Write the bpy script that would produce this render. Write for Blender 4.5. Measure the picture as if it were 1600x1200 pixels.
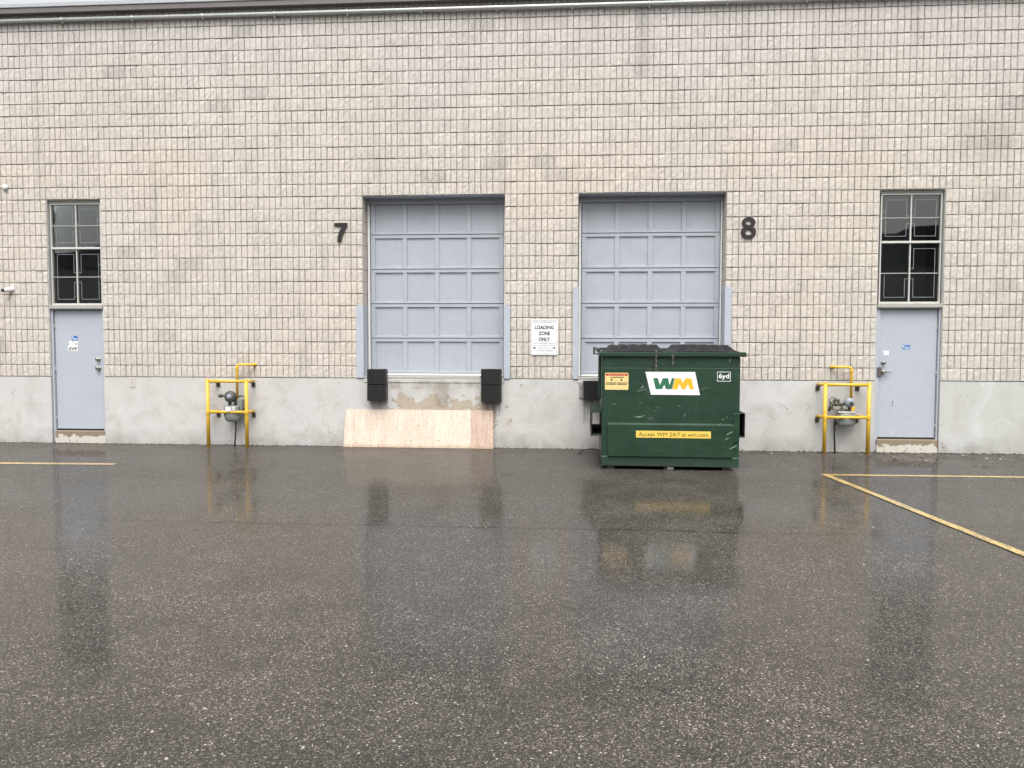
import bpy, bmesh, math, random
import numpy as np
from mathutils import Matrix, Vector
random.seed(7); rng = np.random.default_rng(7)
R = math.radians
scene = bpy.context.scene
for o in list(bpy.data.objects): bpy.data.objects.remove(o)

# ------------------------------------------------------------------ camera
cam = bpy.data.cameras.new('camera'); cam_o = bpy.data.objects.new('camera', cam)
scene.collection.objects.link(cam_o); scene.camera = cam_o
cam.sensor_width = 36.0; cam.sensor_fit = 'HORIZONTAL'; cam.lens = 27.0
cam.clip_start = 0.05; cam.clip_end = 1000
Mr = Matrix.Rotation(R(4.1814), 3, 'Z') @ Matrix.Rotation(R(-2.8335), 3, 'X') @ Matrix.Rotation(R(-0.1244), 3, 'Y')
Mc = Matrix((Mr.col[0], Mr.col[2], -Mr.col[1])).transposed()
cam_o.matrix_world = Matrix.Translation((0, -12.7592, 1.7113)) @ Mc.to_4x4()

# ------------------------------------------------------------------ sky, sun, exposure
SUN_EL, SUN_AZ = 60.0, 176.0        # azimuth measured clockwise from +Y (the wall's inward normal)
SKY_STRENGTH, SUN_STRENGTH, SUN_ANGLE, EXPOSURE = 0.15, 1.5, 50.0, 0.75
world = bpy.data.worlds.new('World'); scene.world = world; world.use_nodes = True
wn = world.node_tree.nodes; wl = world.node_tree.links
sky = wn.new('ShaderNodeTexSky'); sky.sky_type = 'NISHITA'; sky.sun_disc = False
sky.sun_elevation = R(SUN_EL); sky.sun_rotation = R(SUN_AZ)
sky.air_density = 1.6; sky.dust_density = 6.0; sky.ozone_density = 1.0
hs = wn.new('ShaderNodeHueSaturation'); hs.inputs['Saturation'].default_value = 0.16
wl.new(sky.outputs[0], hs.inputs['Color'])
wl.new(hs.outputs[0], wn['Background'].inputs['Color'])
wn['Background'].inputs['Strength'].default_value = SKY_STRENGTH
sun = bpy.data.lights.new('sun', 'SUN'); sun.energy = SUN_STRENGTH; sun.angle = R(SUN_ANGLE); sun.color = (1.0, .97, .93)
sun_o = bpy.data.objects.new('sun', sun); scene.collection.objects.link(sun_o)
az, el = R(SUN_AZ), R(SUN_EL)
sd = Vector((math.sin(az) * math.cos(el), math.cos(az) * math.cos(el), math.sin(el)))
sun_o.rotation_euler = (-sd).to_track_quat('-Z', 'Y').to_euler(); sun_o.location = sd * 60
vs = scene.view_settings
vs.view_transform = 'Standard'; vs.look = 'None'; vs.gamma = 1.0; vs.use_curve_mapping = False; vs.exposure = EXPOSURE
scene.cycles.use_denoising = True
try:
    scene.cycles.denoiser = 'OPENIMAGEDENOISE'; scene.cycles.denoising_input_passes = 'RGB_ALBEDO_NORMAL'; scene.cycles.denoising_prefilter = 'ACCURATE'
except Exception: pass

# ------------------------------------------------------------------ helpers
def link(o): scene.collection.objects.link(o)

def obj(name, mesh, mat=None, parent=None, loc=None, label=None, kind=None):
    if isinstance(mesh, bmesh.types.BMesh):
        bm = mesh; mesh = bpy.data.meshes.new(name); bm.normal_update(); bm.to_mesh(mesh); bm.free()
    o = bpy.data.objects.new(name, mesh); link(o)
    if mat is not None and not mesh.materials: mesh.materials.append(mat)
    if parent is not None: o.parent = parent
    if loc is not None: o.location = loc
    if label: o['label'] = label
    if kind: o['kind'] = kind
    return o

def thing(name, label, cat, loc=(0, 0, 0), rz=0, group=None):
    o = bpy.data.objects.new(name, None); link(o); o.location = loc; o.rotation_euler = (0, 0, rz)
    o.empty_display_size = .1; o['label'] = label; o['category'] = cat
    if group: o['group'] = group
    return o

def tag(o, label, cat, group=None):
    o['label'] = label; o['category'] = cat
    if group: o['group'] = group
    return o

def copy_thing(src, loc, label):
    r = src.copy(); link(r); r.location = loc; r['label'] = label
    for ch in list(src.children):
        c = ch.copy(); link(c); c.parent = r
        for g in list(ch.children):
            d = g.copy(); link(d); d.parent = c
    return r

def box(bm, x0, x1, y0, y1, z0, z1, bevel=0.0, seg=1):
    r = bmesh.ops.create_cube(bm, size=1.0)
    vv = r['verts']
    for v in vv:
        v.co = Vector((x0 + (v.co.x + .5) * (x1 - x0), y0 + (v.co.y + .5) * (y1 - y0), z0 + (v.co.z + .5) * (z1 - z0)))
    if bevel > 0:
        ed = list({e for v in vv for e in v.link_edges})
        bmesh.ops.bevel(bm, geom=ed, offset=bevel, segments=seg, profile=.5, affect='EDGES')
    return bm

def nb(*a, **k): return box(bmesh.new(), *a, **k)

def prism(bm, poly, a0, a1, axis='Y'):
    """polygon (u,v) extruded: axis Y -> (u,*,v); axis X -> (*,u,v); axis Z -> (u,v,*)"""
    def P(u, v, a):
        return (u, a, v) if axis == 'Y' else ((a, u, v) if axis == 'X' else (u, v, a))
    A = [bm.verts.new(P(u, v, a0)) for u, v in poly]; B = [bm.verts.new(P(u, v, a1)) for u, v in poly]
    f = [bm.faces.new(A), bm.faces.new(B[::-1])]; n = len(poly)
    for i in range(n): f.append(bm.faces.new((A[i], B[i], B[(i + 1) % n], A[(i + 1) % n])))
    bmesh.ops.recalc_face_normals(bm, faces=f)
    return bm

def cyl(bm, p0, p1, r0, r1=None, n=14, cap=True):
    p0, p1 = Vector(p0), Vector(p1); r1 = r0 if r1 is None else r1
    d = (p1 - p0).normalized(); t = Vector((0, 0, 1)) if abs(d.z) < .9 else Vector((1, 0, 0))
    u = d.cross(t).normalized(); w = d.cross(u)
    A, B = [], []
    for i in range(n):
        a = 2 * math.pi * i / n; e = u * math.cos(a) + w * math.sin(a)
        A.append(bm.verts.new(p0 + e * r0)); B.append(bm.verts.new(p1 + e * r1))
    fs = []
    for i in range(n):
        f = bm.faces.new((A[i], A[(i + 1) % n], B[(i + 1) % n], B[i])); f.smooth = True; fs.append(f)
    if cap: fs += [bm.faces.new(A[::-1]), bm.faces.new(B)]
    bmesh.ops.recalc_face_normals(bm, faces=fs)
    return bm

def tube(bm, pts, r, n=10):
    pts = [Vector(p) for p in pts]; rings = []; prev = None
    for i, p in enumerate(pts):
        d = (pts[min(i + 1, len(pts) - 1)] - pts[max(i - 1, 0)]).normalized()
        if prev is None:
            t = Vector((0, 0, 1)) if abs(d.z) < .9 else Vector((1, 0, 0)); u = d.cross(t).normalized()
        else:
            u = (prev - d * prev.dot(d)).normalized()
        prev = u; w = d.cross(u)
        rings.append([bm.verts.new(p + (u * math.cos(2 * math.pi * k / n) + w * math.sin(2 * math.pi * k / n)) * r) for k in range(n)])
    fs = []
    for a, b in zip(rings, rings[1:]):
        for k in range(n):
            f = bm.faces.new((a[k], a[(k + 1) % n], b[(k + 1) % n], b[k])); f.smooth = True; fs.append(f)
    fs += [bm.faces.new(rings[0][::-1]), bm.faces.new(rings[-1])]
    bmesh.ops.recalc_face_normals(bm, faces=fs)
    return bm

def lathe(bm, prof, c, axis='Y', n=20):
    """prof: list of (radius, along). revolved about an axis through c"""
    rings = []
    for r, a in prof:
        ring = []
        for k in range(n):
            t = 2 * math.pi * k / n; u, v = r * math.cos(t), r * math.sin(t)
            p = {'Y': (u, a, v), 'Z': (u, v, a), 'X': (a, u, v)}[axis]
            ring.append(bm.verts.new((c[0] + p[0], c[1] + p[1], c[2] + p[2])))
        rings.append(ring)
    fs = []
    for a, b in zip(rings, rings[1:]):
        for k in range(n):
            f = bm.faces.new((a[k], a[(k + 1) % n], b[(k + 1) % n], b[k])); f.smooth = True; fs.append(f)
    fs += [bm.faces.new(rings[0][::-1]), bm.faces.new(rings[-1])]
    bmesh.ops.recalc_face_normals(bm, faces=fs)
    return bm

def text_mesh(s, width=None, height=None, bold=0.0, depth=.0012, spacing=1.0):
    """lettering in the XZ plane facing -Y, centred on the origin, fitted to width/height"""
    c = bpy.data.curves.new('lettering', 'FONT'); c.body = s; c.align_x = 'CENTER'; c.size = 1
    c.extrude = .01; c.offset = bold; c.space_character = spacing; c.resolution_u = 3
    t = bpy.data.objects.new('lettering', c); link(t)
    dg = bpy.context.evaluated_depsgraph_get(); dg.update()
    m = bpy.data.meshes.new_from_object(t.evaluated_get(dg)); bpy.data.objects.remove(t); bpy.data.curves.remove(c)
    co = np.array([v.co[:] for v in m.vertices])
    lo, hi = co.min(0), co.max(0); cen = (lo + hi) / 2; ext = hi - lo
    sx = width / ext[0] if width else None; sz = height / ext[1] if height else None
    sx = sx or sz; sz = sz or sx
    for v, q in zip(m.vertices, co):
        q = q - cen; v.co = (q[0] * sx, -q[2] / .01 * depth, q[1] * sz)
    return m

# ------------------------------------------------------------------ materials
class NT:
    def __init__(s, name):
        s.m = bpy.data.materials.new(name); s.m.use_nodes = True
        s.n = s.m.node_tree.nodes; s.l = s.m.node_tree.links; s.b = s.n['Principled BSDF']
        s.pos = s.n.new('ShaderNodeNewGeometry').outputs['Position']
        s.obj = s.n.new('ShaderNodeTexCoord').outputs['Object']
    def set(s, sock, v):
        if isinstance(v, bpy.types.NodeSocket): s.l.new(v, sock)
        else:
            if sock.type == 'RGBA' and len(v) == 3: v = (*v, 1)
            sock.default_value = v
    def node(s, t, ins=None, **props):
        n = s.n.new(t)
        for k, v in props.items(): setattr(n, k, v)
        for k, v in (ins or {}).items(): s.set(n.inputs[k], v)
        return n
    def noise(s, scale, detail=3, rough=.55, vec=None, dist=0.0):
        return s.node('ShaderNodeTexNoise', {'Vector': vec or s.pos, 'Scale': scale, 'Detail': detail, 'Roughness': rough, 'Distortion': dist}).outputs['Fac']
    def vor(s, scale, vec=None, feature='F1', rnd=1.0):
        return s.node('ShaderNodeTexVoronoi', {'Vector': vec or s.pos, 'Scale': scale, 'Randomness': rnd}, feature=feature)
    def ramp(s, fac, *stops, interp='LINEAR'):
        n = s.n.new('ShaderNodeValToRGB'); n.color_ramp.interpolation = interp; s.set(n.inputs[0], fac)
        el = n.color_ramp.elements
        while len(el) < len(stops): el.new(.5)
        for e, (p, c) in zip(el, stops):
            e.position = p; e.color = (c, c, c, 1) if isinstance(c, (int, float)) else (*c, 1)
        return n.outputs[0]
    def mix(s, fac, a, b, mode='MIX'):
        n = s.n.new('ShaderNodeMix'); n.data_type = 'RGBA'; n.blend_type = mode
        s.set(n.inputs[0], fac); s.set(n.inputs[6], a); s.set(n.inputs[7], b)
        return n.outputs[2]
    def math(s, op, a, b=0.0, clamp=False):
        n = s.n.new('ShaderNodeMath'); n.operation = op; n.use_clamp = clamp
        s.set(n.inputs[0], a); s.set(n.inputs[1], b); return n.outputs[0]
    def vmath(s, op, a, b):
        n = s.n.new('ShaderNodeVectorMath'); n.operation = op; s.set(n.inputs[0], a); s.set(n.inputs[1], b); return n.outputs[0]
    def xyz(s, v=None):
        n = s.n.new('ShaderNodeSeparateXYZ'); s.set(n.inputs[0], v or s.pos); return n.outputs
    def bump(s, h, strength=.5, dist=.01, normal=None):
        n = s.node('ShaderNodeBump', {'Height': h, 'Strength': strength, 'Distance': dist})
        if normal is not None: s.set(n.inputs['Normal'], normal)
        return n.outputs[0]
    def box_mask(s, x0, x1, z0, z1, soft, wob=None):
        X, _, Z = s.xyz()
        if wob is not None:
            X = s.math('ADD', X, wob); Z = s.math('ADD', Z, wob)
        def edge(v, lo, hi):
            n = s.node('ShaderNodeMapRange', {0: v, 1: lo, 2: hi}); n.interpolation_type = 'SMOOTHSTEP'; return n.outputs[0]
        m = s.math('MULTIPLY', edge(X, x0 - soft, x0 + soft), edge(X, x1 + soft, x1 - soft))
        return s.math('MULTIPLY', m, s.math('MULTIPLY', edge(Z, z0 - soft, z0 + soft), edge(Z, z1 + soft, z1 - soft)))
    def out(s, color, rough=.6, normal=None, metallic=0.0, spec=.5, coat=None):
        b = s.b.inputs
        s.set(b['Base Color'], color); s.set(b['Roughness'], rough); s.set(b['Metallic'], metallic); s.set(b['Specular IOR Level'], spec)
        if normal is not None: s.set(b['Normal'], normal)
        if coat: 
            s.set(b['Coat Weight'], coat[0]); s.set(b['Coat Roughness'], coat[1])
            if len(coat) > 2: s.set(b['Coat Normal'], coat[2])
        return s.m

def paint(name, col, rough=.45, var=.12, dirt=(.12, .10, .08), dirt_amt=.25, scale=4.0, metallic=0.0, bump=.05, vec='pos'):
    t = NT(name); v = t.pos if vec == 'pos' else t.obj
    n1 = t.noise(scale, 5, .6, v); n2 = t.noise(scale * 9, 4, .6, v)
    c = t.mix(t.ramp(n1, (.3, 0.0), (.7, 1.0)), tuple(x * (1 - var) for x in col), tuple(min(1, x * (1 + var * .6)) for x in col))
    d = t.math('MULTIPLY', t.ramp(t.math('MULTIPLY', n1, n2), (.27, 0.0), (.42, 1.0)), dirt_amt)
    c = t.mix(d, c, dirt)
    rr = t.math('ADD', rough - .08, t.math('MULTIPLY', n2, .16))
    return t.out(c, rr, t.bump(n2, bump, .01), metallic)

# split-faced ribbed block
def m_block():
    t = NT('split_face_block')
    X, Y, Z = t.xyz()
    row = t.math('FLOOR', t.math('DIVIDE', t.math('SUBTRACT', Z, 1.165), .2032))
    col = t.math('FLOOR', t.math('DIVIDE', t.math('ADD', t.math('MULTIPLY', t.math('MODULO', row, 2.0), .2032), X), .4064))
    rib = t.math('FLOOR', t.math('DIVIDE', X, .1008))
    cv = t.n.new('ShaderNodeCombineXYZ'); t.set(cv.inputs[0], col); t.set(cv.inputs[1], row)
    w1 = t.node('ShaderNodeTexWhiteNoise', {'Vector': cv.outputs[0]}, noise_dimensions='2D').outputs[0]
    cv2 = t.n.new('ShaderNodeCombineXYZ'); t.set(cv2.inputs[0], rib); t.set(cv2.inputs[1], row)
    w2 = t.node('ShaderNodeTexWhiteNoise', {'Vector': cv2.outputs[0]}, noise_dimensions='2D').outputs[0]
    big = t.noise(.33, 3, .5); mid = t.noise(1.7, 4, .6); fine = t.noise(95, 3, .75); grit = t.noise(38, 4, .7)
    warm, cool, green = (.615, .560, .492), (.590, .552, .505), (.560, .542, .485)
    c = t.mix(t.ramp(big, (.35, 0.0), (.62, 1.0)), warm, cool)
    gx = t.node('ShaderNodeMapRange', {0: X, 1: 3.0, 2: 8.5}).outputs[0]
    c = t.mix(t.math('MULTIPLY', gx, t.ramp(mid, (.3, .25), (.6, .8))), c, green)
    gz = t.node('ShaderNodeMapRange', {0: Z, 1: 4.6, 2: 7.4}).outputs[0]
    c = t.mix(t.math('MULTIPLY', gz, .55), c, (.550, .530, .532))
    v = t.math('ADD', t.math('MULTIPLY', w1, .07), t.math('MULTIPLY', w2, .08))
    v = t.math('ADD', v, t.math('MULTIPLY', t.ramp(mid, (.25, 0.0), (.75, 1.0)), .14))
    v = t.math('ADD', v, t.math('MULTIPLY', t.ramp(fine, (.3, 0.0), (.7, 1.0)), .32))
    v = t.math('ADD', v, t.math('MULTIPLY', t.ramp(grit, (.3, 0.0), (.7, 1.0)), .30))
    c = t.mix(1.0, c, t.ramp(t.math('MULTIPLY', v, 1.12), (0.0, .62), (1.0, 1.20)), 'MULTIPLY')
    # a few stained blocks, pits
    st = t.math('MULTIPLY', t.ramp(w1, (.972, 0.0), (.978, 1.0)), .26)
    c = t.mix(st, c, (.20, .19, .185))
    pits = t.math('MULTIPLY', t.ramp(t.noise(60, 2, .6), (.66, 0.0), (.72, 1.0)), .45)
    c = t.mix(pits, c, (.12, .105, .09))
    streak = t.noise(1.0, 4, .6, t.vmath('MULTIPLY', t.pos, (5.0, 1, .35)))
    c = t.mix(t.math('MULTIPLY', t.ramp(streak, (.56, 0.0), (.72, 1.0)), .36), c, (.26, .24, .22))
    wobs = t.math('MULTIPLY', t.math('SUBTRACT', t.noise(1.6, 4, .6), .5), .5)
    c = t.mix(t.math('MULTIPLY', t.box_mask(1.05, 1.28, 6.05, 7.3, .08, t.math('MULTIPLY', wobs, .3)), .38), c, (.25, .24, .25))
    c = t.mix(t.math('MULTIPLY', t.box_mask(6.1, 6.95, 4.7, 5.4, .25, wobs), .30), c, (.27, .28, .26))
    c = t.mix(t.math('MULTIPLY', t.box_mask(-8.3, -6.9, 5.2, 6.2, .35, wobs), .22), c, (.38, .41, .36))
    h = t.math('ADD', t.math('MULTIPLY', grit, 1.0), t.math('MULTIPLY', fine, .6))
    return t.out(c, .92, t.bump(h, .9, .016), spec=.2)

def m_jamb_block():
    t = NT('smooth_block_end')
    n = t.noise(2.5, 5, .6); f = t.noise(70, 3, .7)
    c = t.mix(n, (.50, .455, .405), (.58, .53, .475))
    c = t.mix(1.0, c, t.ramp(f, (.3, .85), (.7, 1.08)), 'MULTIPLY')
    return t.out(c, .9, t.bump(f, .3, .005), spec=.2)

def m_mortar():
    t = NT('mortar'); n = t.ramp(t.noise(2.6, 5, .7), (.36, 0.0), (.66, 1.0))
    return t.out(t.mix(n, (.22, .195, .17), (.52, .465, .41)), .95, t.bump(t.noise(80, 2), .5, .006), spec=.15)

def m_foundation():
    t = NT('parged_concrete')
    X, Y, Z = t.xyz()
    big = t.noise(.8, 4, .55); mid = t.noise(2.6, 6, .65, dist=.6); fine = t.noise(55, 4, .7)
    c = t.mix(t.ramp(big, (.3, 0.0), (.7, 1.0)), (.50, .485, .46), (.475, .47, .465))
    gx = t.node('ShaderNodeMapRange', {0: X, 1: 2.0, 2: 7.0}).outputs[0]
    c = t.mix(t.math('MULTIPLY', gx, .8), c, (.43, .445, .42))
    c = t.mix(t.math('MULTIPLY', t.ramp(mid, (.46, 0.0), (.66, 1.0)), .55), c, (.37, .355, .33))
    c = t.mix(t.math('MULTIPLY', t.ramp(t.noise(1.3, 5, .6, dist=1.0), (.55, 0.0), (.7, 1.0)), .5), c, (.57, .57, .575))
    # damp foot of the wall and grime
    low = t.node('ShaderNodeMapRange', {0: Z, 1: .30, 2: .0}).outputs[0]
    c = t.mix(t.math('MULTIPLY', t.math('MULTIPLY', low, t.ramp(t.noise(3.5, 4), (.3, .15), (.7, 1.0))), .72), c, (.19, .18, .165))
    # worn, spalled render below the loading bay, dock edge stains
    wob = t.math('MULTIPLY', t.math('SUBTRACT', t.noise(3.4, 5, .6), .5), .9)
    sp = t.ramp(t.math('MULTIPLY', t.box_mask(-2.98, -1.25, .28, .85, .08, wob), t.ramp(t.noise(2.3, 5, .65), (.36, 0.0), (.48, 1.0))), (.45, 0.0), (.55, 1.0))
    c = t.mix(t.math('MULTIPLY', sp, .9), c, t.mix(t.noise(24, 4, .7), (.30, .25, .195), (.50, .43, .34)))
    edge = t.ramp(sp, (.05, 0.0), (.4, 1.0), (.6, 1.0), (.95, 0.0))
    c = t.mix(t.math('MULTIPLY', edge, .75), c, (.09, .075, .06))
    br = t.math('MULTIPLY', t.box_mask(-2.30, -1.98, .70, 1.12, .14, t.math('MULTIPLY', wob, .6)), t.ramp(t.noise(6, 4), (.3, .4), (.7, 1.0)))
    c = t.mix(t.math('MULTIPLY', br, .75), c, (.20, .165, .125))
    dk = t.math('MULTIPLY', t.box_mask(-3.36, -1.08, .99, 1.12, .03, t.math('MULTIPLY', wob, .18)), t.ramp(t.noise(5, 4, .6), (.4, 0.0), (.62, 1.0)))
    c = t.mix(t.math('MULTIPLY', dk, .55), c, (.23, .19, .14))
    # black rubber runs under the bumpers
    runs = t.noise(1.0, 2, .5, t.vmath('MULTIPLY', t.pos, (46.0, 1, .7)))
    def rub(x0, x1, z0, z1):
        return t.math('MULTIPLY', t.box_mask(x0, x1, z0, z1, .07), t.ramp(runs, (.42, .1), (.62, 1.0)))
    r_ = t.math('ADD', t.math('ADD', rub(-3.33, -3.06, .60, .80), rub(-1.42, -1.12, .58, .80)), rub(.25, .55, .45, .83), clamp=True)
    c = t.mix(t.math('MULTIPLY', r_, .6), c, (.11, .10, .09))
    # hairline cracks
    cr = t.vor(1.15, t.vmath('ADD', t.pos, t.vmath('MULTIPLY', t.node('ShaderNodeTexNoise', {'Vector': t.pos, 'Scale': 4.0, 'Detail': 5.0}).outputs['Color'], (.5, .5, .5))), 'DISTANCE_TO_EDGE').outputs['Distance']
    ck = t.math('MULTIPLY', t.ramp(cr, (0.0, 1.0), (.007, 0.0)), t.ramp(t.noise(.9, 2), (.54, 0.0), (.60, 1.0)))
    c = t.mix(t.math('MULTIPLY', ck, .45), c, (.16, .145, .13))
    c = t.mix(1.0, c, t.ramp(fine, (.25, .88), (.75, 1.07)), 'MULTIPLY')
    pit = t.ramp(t.noise(17, 2, .5), (.735, 0.0), (.75, 1.0))
    c = t.mix(t.math('MULTIPLY', pit, .6), c, (.15, .14, .13))
    h = t.math('ADD', t.math('MULTIPLY', fine, .25), t.math('ADD', t.math('MULTIPLY', mid, .6), t.math('MULTIPLY', t.math('MULTIPLY', sp, t.noise(30, 4, .7)), 2.0)))
    h = t.math('SUBTRACT', h, t.math('MULTIPLY', ck, .6))
    return t.out(c, .85, t.bump(h, .5, .012), spec=.25)

def m_threshold():
    t = NT('peeling_painted_concrete'); X, Y, Z = t.xyz()
    n = t.noise(9, 5, .65); f = t.noise(60, 3)
    s = t.math('ADD', t.math('MULTIPLY', t.math('SUBTRACT', n, .5), .28), Z)
    msk = t.ramp(s, (.118, 1.0), (.128, 0.0))
    c = t.mix(msk, t.mix(f, (.16, .125, .085), (.27, .225, .17)), t.mix(f, (.42, .40, .35), (.55, .53, .48)))
    pk = t.ramp(t.noise(14, 3), (.62, 0.0), (.66, 1.0))
    c = t.mix(t.math('MULTIPLY', pk, .7), c, (.24, .20, .15))
    return t.out(c, .85, t.bump(t.math('ADD', msk, f), .5, .006), spec=.25)

def m_asphalt():
    t = NT('wet_asphalt'); X, Y, Z = t.xyz()
    wob = t.noise(.9, 3)
    warp = t.vmath('ADD', t.pos, t.vmath('MULTIPLY', t.node('ShaderNodeTexNoise', {'Vector': t.pos, 'Scale': 90.0, 'Detail': 2.0}).outputs['Color'], (.006, .006, 0)))
    v1 = t.vor(118, warp); v2 = t.vor(62, warp)
    r1 = t.xyz(v1.outputs['Color'])[0]; r2 = t.xyz(v2.outputs['Color'])[1]
    big = t.noise(.28, 4, .55); mid = t.noise(1.6, 5, .6); grit = t.noise(210, 2, .6)
    binder = t.mix(t.ramp(big, (.3, 0.0), (.7, 1.0)), (.037, .0325, .029), (.058, .0505, .045))
    v3 = t.vor(185, warp); r3 = t.xyz(v3.outputs['Color'])[2]
    def stones(r): return t.ramp(r, (0.0, (.012, .0105, .0094)), (.42, (.034, .0295, .0262)), (.72, (.082, .0725, .0615)), (.90, (.205, .183, .152)), (1.0, (.46, .415, .35)))
    c = t.mix(t.ramp(t.noise(31, 2), (.40, 0.0), (.60, 1.0)), stones(r1), stones(r3))
    c = t.mix(.22, c, binder)
    c = t.mix(t.math('MULTIPLY', t.ramp(r2, (.955, 0.0), (.965, 1.0)), t.ramp(v2.outputs['Distance'], (.30, 1.0), (.42, 0.0))), c, (.44, .41, .37))
    c = t.mix(t.ramp(v1.outputs['Distance'], (.48, 0.0), (.75, .85)), c, (.018, .016, .015))
    c = t.mix(1.0, c, t.ramp(mid, (.25, .70), (.75, 1.40)), 'MULTIPLY')
    c = t.mix(1.0, c, t.ramp(t.noise(5.5, 4, .6), (.25, .82), (.75, 1.14)), 'MULTIPLY')
    # dark saw-cut joint parallel to the wall
    jy = t.math('ABSOLUTE', t.math('ADD', t.math('ADD', Y, 5.62), t.math('MULTIPLY', t.math('SUBTRACT', wob, .5), .22)))
    jx = t.math('MULTIPLY', t.node('ShaderNodeMapRange', {0: X, 1: -5.2, 2: -4.2}).outputs[0], t.node('ShaderNodeMapRange', {0: X, 1: 3.2, 2: 2.2}).outputs[0])
    jn = t.math('MULTIPLY', t.math('MULTIPLY', t.ramp(jy, (.012, 1.0), (.045, 0.0)), jx), t.ramp(t.noise(3.0, 3), (.3, .2), (.6, 1.0)))
    c = t.mix(t.math('MULTIPLY', jn, .8), c, (.014, .013, .012))
    # soil and fines washed to the foot of the wall
    wy = t.node('ShaderNodeMapRange', {0: t.math('ADD', Y, t.math('MULTIPLY', t.math('SUBTRACT', t.noise(1.4, 4), .5), .9)), 1: -.75, 2: -.1}).outputs[0]
    c = t.mix(t.math('MULTIPLY', wy, .55), c, t.mix(t.noise(40, 4, .7), (.05, .042, .036), (.115, .10, .088)))
    # water film: fuller in the shallow low strip beside the wall, thinner where the stones stand proud
    film = t.ramp(t.math('ADD', t.math('MULTIPLY', t.node('ShaderNodeMapRange', {0: Y, 1: -9.5, 2: -3.0}).outputs[0], .55), t.math('MULTIPLY', mid, .6)), (.25, 0.0), (.85, 1.0))
    film = t.math('MULTIPLY', film, t.math('SUBTRACT', 1.0, t.math('MULTIPLY', wy, .6)))
    c = t.mix(1.0, c, t.ramp(film, (0.0, 1.0), (1.0, .85)), 'MULTIPLY')      # soaked stone is darker
    hst = t.math('SUBTRACT', t.math('ADD', t.math('MULTIPLY', r1, .5), t.math('MULTIPLY', grit, .3)), v1.outputs['Distance'])
    nrm = t.bump(hst, .8, .006)
    swell = t.math('ADD', t.math('MULTIPLY', t.noise(9, 3), .35), t.math('MULTIPLY', hst, t.math('SUBTRACT', .12, t.math('MULTIPLY', film, .07))))
    cn = t.bump(swell, .13, .010)
    b = t.b.inputs
    t.set(b['Coat IOR'], 1.34)
    wet = t.node('ShaderNodeMapRange', {0: t.math('ADD', Y, t.math('MULTIPLY', t.math('SUBTRACT', mid, .5), 4.0)), 1: -3.2, 2: -7.5, 3: .50, 4: .98}).outputs[0]
    wet = t.math('MULTIPLY', wet, t.math('SUBTRACT', 1.0, t.math('MULTIPLY', wy, .55)))
    proud = t.ramp(t.math('ADD', r1, t.math('MULTIPLY', t.math('SUBTRACT', mid, .5), .5)), (.48, 1.0), (.80, .22))
    patch = t.ramp(t.noise(.55, 4, .6), (.36, .72), (.62, 1.08))
    cw = t.math('MULTIPLY', t.math('MULTIPLY', wet, proud), patch, clamp=True)
    c = t.mix(1.0, c, t.ramp(t.noise(.55, 4, .6), (.34, 1.14), (.64, .88)), 'MULTIPLY')
    cr = t.ramp(t.noise(1.1, 4, .6), (.35, .016), (.70, .060))
    return t.out(c, .6, nrm, spec=.16, coat=(cw, cr, cn))

def m_line(name, col):
    t = NT(name)
    v1 = t.vor(118); r1 = t.xyz(v1.outputs['Color'])[0]; n = t.noise(16, 5, .7); n2 = t.noise(2.2, 3)
    wear = t.ramp(t.math('ADD', t.math('MULTIPLY', n, .55), t.math('ADD', t.math('MULTIPLY', r1, .28), t.math('MULTIPLY', n2, .25))), (.54, 0.0), (.64, 1.0))
    c = t.mix(t.math('MULTIPLY', wear, .9), t.mix(n, col, tuple(x * .78 for x in col)), (.06, .054, .048))
    h = t.math('SUBTRACT', t.math('MULTIPLY', r1, .5), v1.outputs['Distance'])
    return t.out(c, .5, t.bump(h, .5, .004), spec=.4, coat=(.7, .16, t.bump(h, .12, .004)))

def m_glass():
    t = NT('window_glass'); n, l = t.n, t.l
    n.remove(t.b); out = n['Material Output']
    tr = n.new('ShaderNodeBsdfTransparent'); tr.inputs[0].default_value = (.62, .66, .66, 1)
    gl = n.new('ShaderNodeBsdfGlossy'); gl.inputs['Roughness'].default_value = .015; gl.inputs[0].default_value = (1, 1, 1, 1)
    fr = n.new('ShaderNodeFresnel'); fr.inputs[0].default_value = 1.72
    bp = t.bump(t.noise(1.3, 2), .06, .05)
    l.new(bp, gl.inputs['Normal'])
    mx = n.new('ShaderNodeMixShader'); l.new(fr.outputs[0], mx.inputs[0]); l.new(tr.outputs[0], mx.inputs[1]); l.new(gl.outputs[0], mx.inputs[2])
    l.new(mx.outputs[0], out.inputs[0]); return t.m

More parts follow.
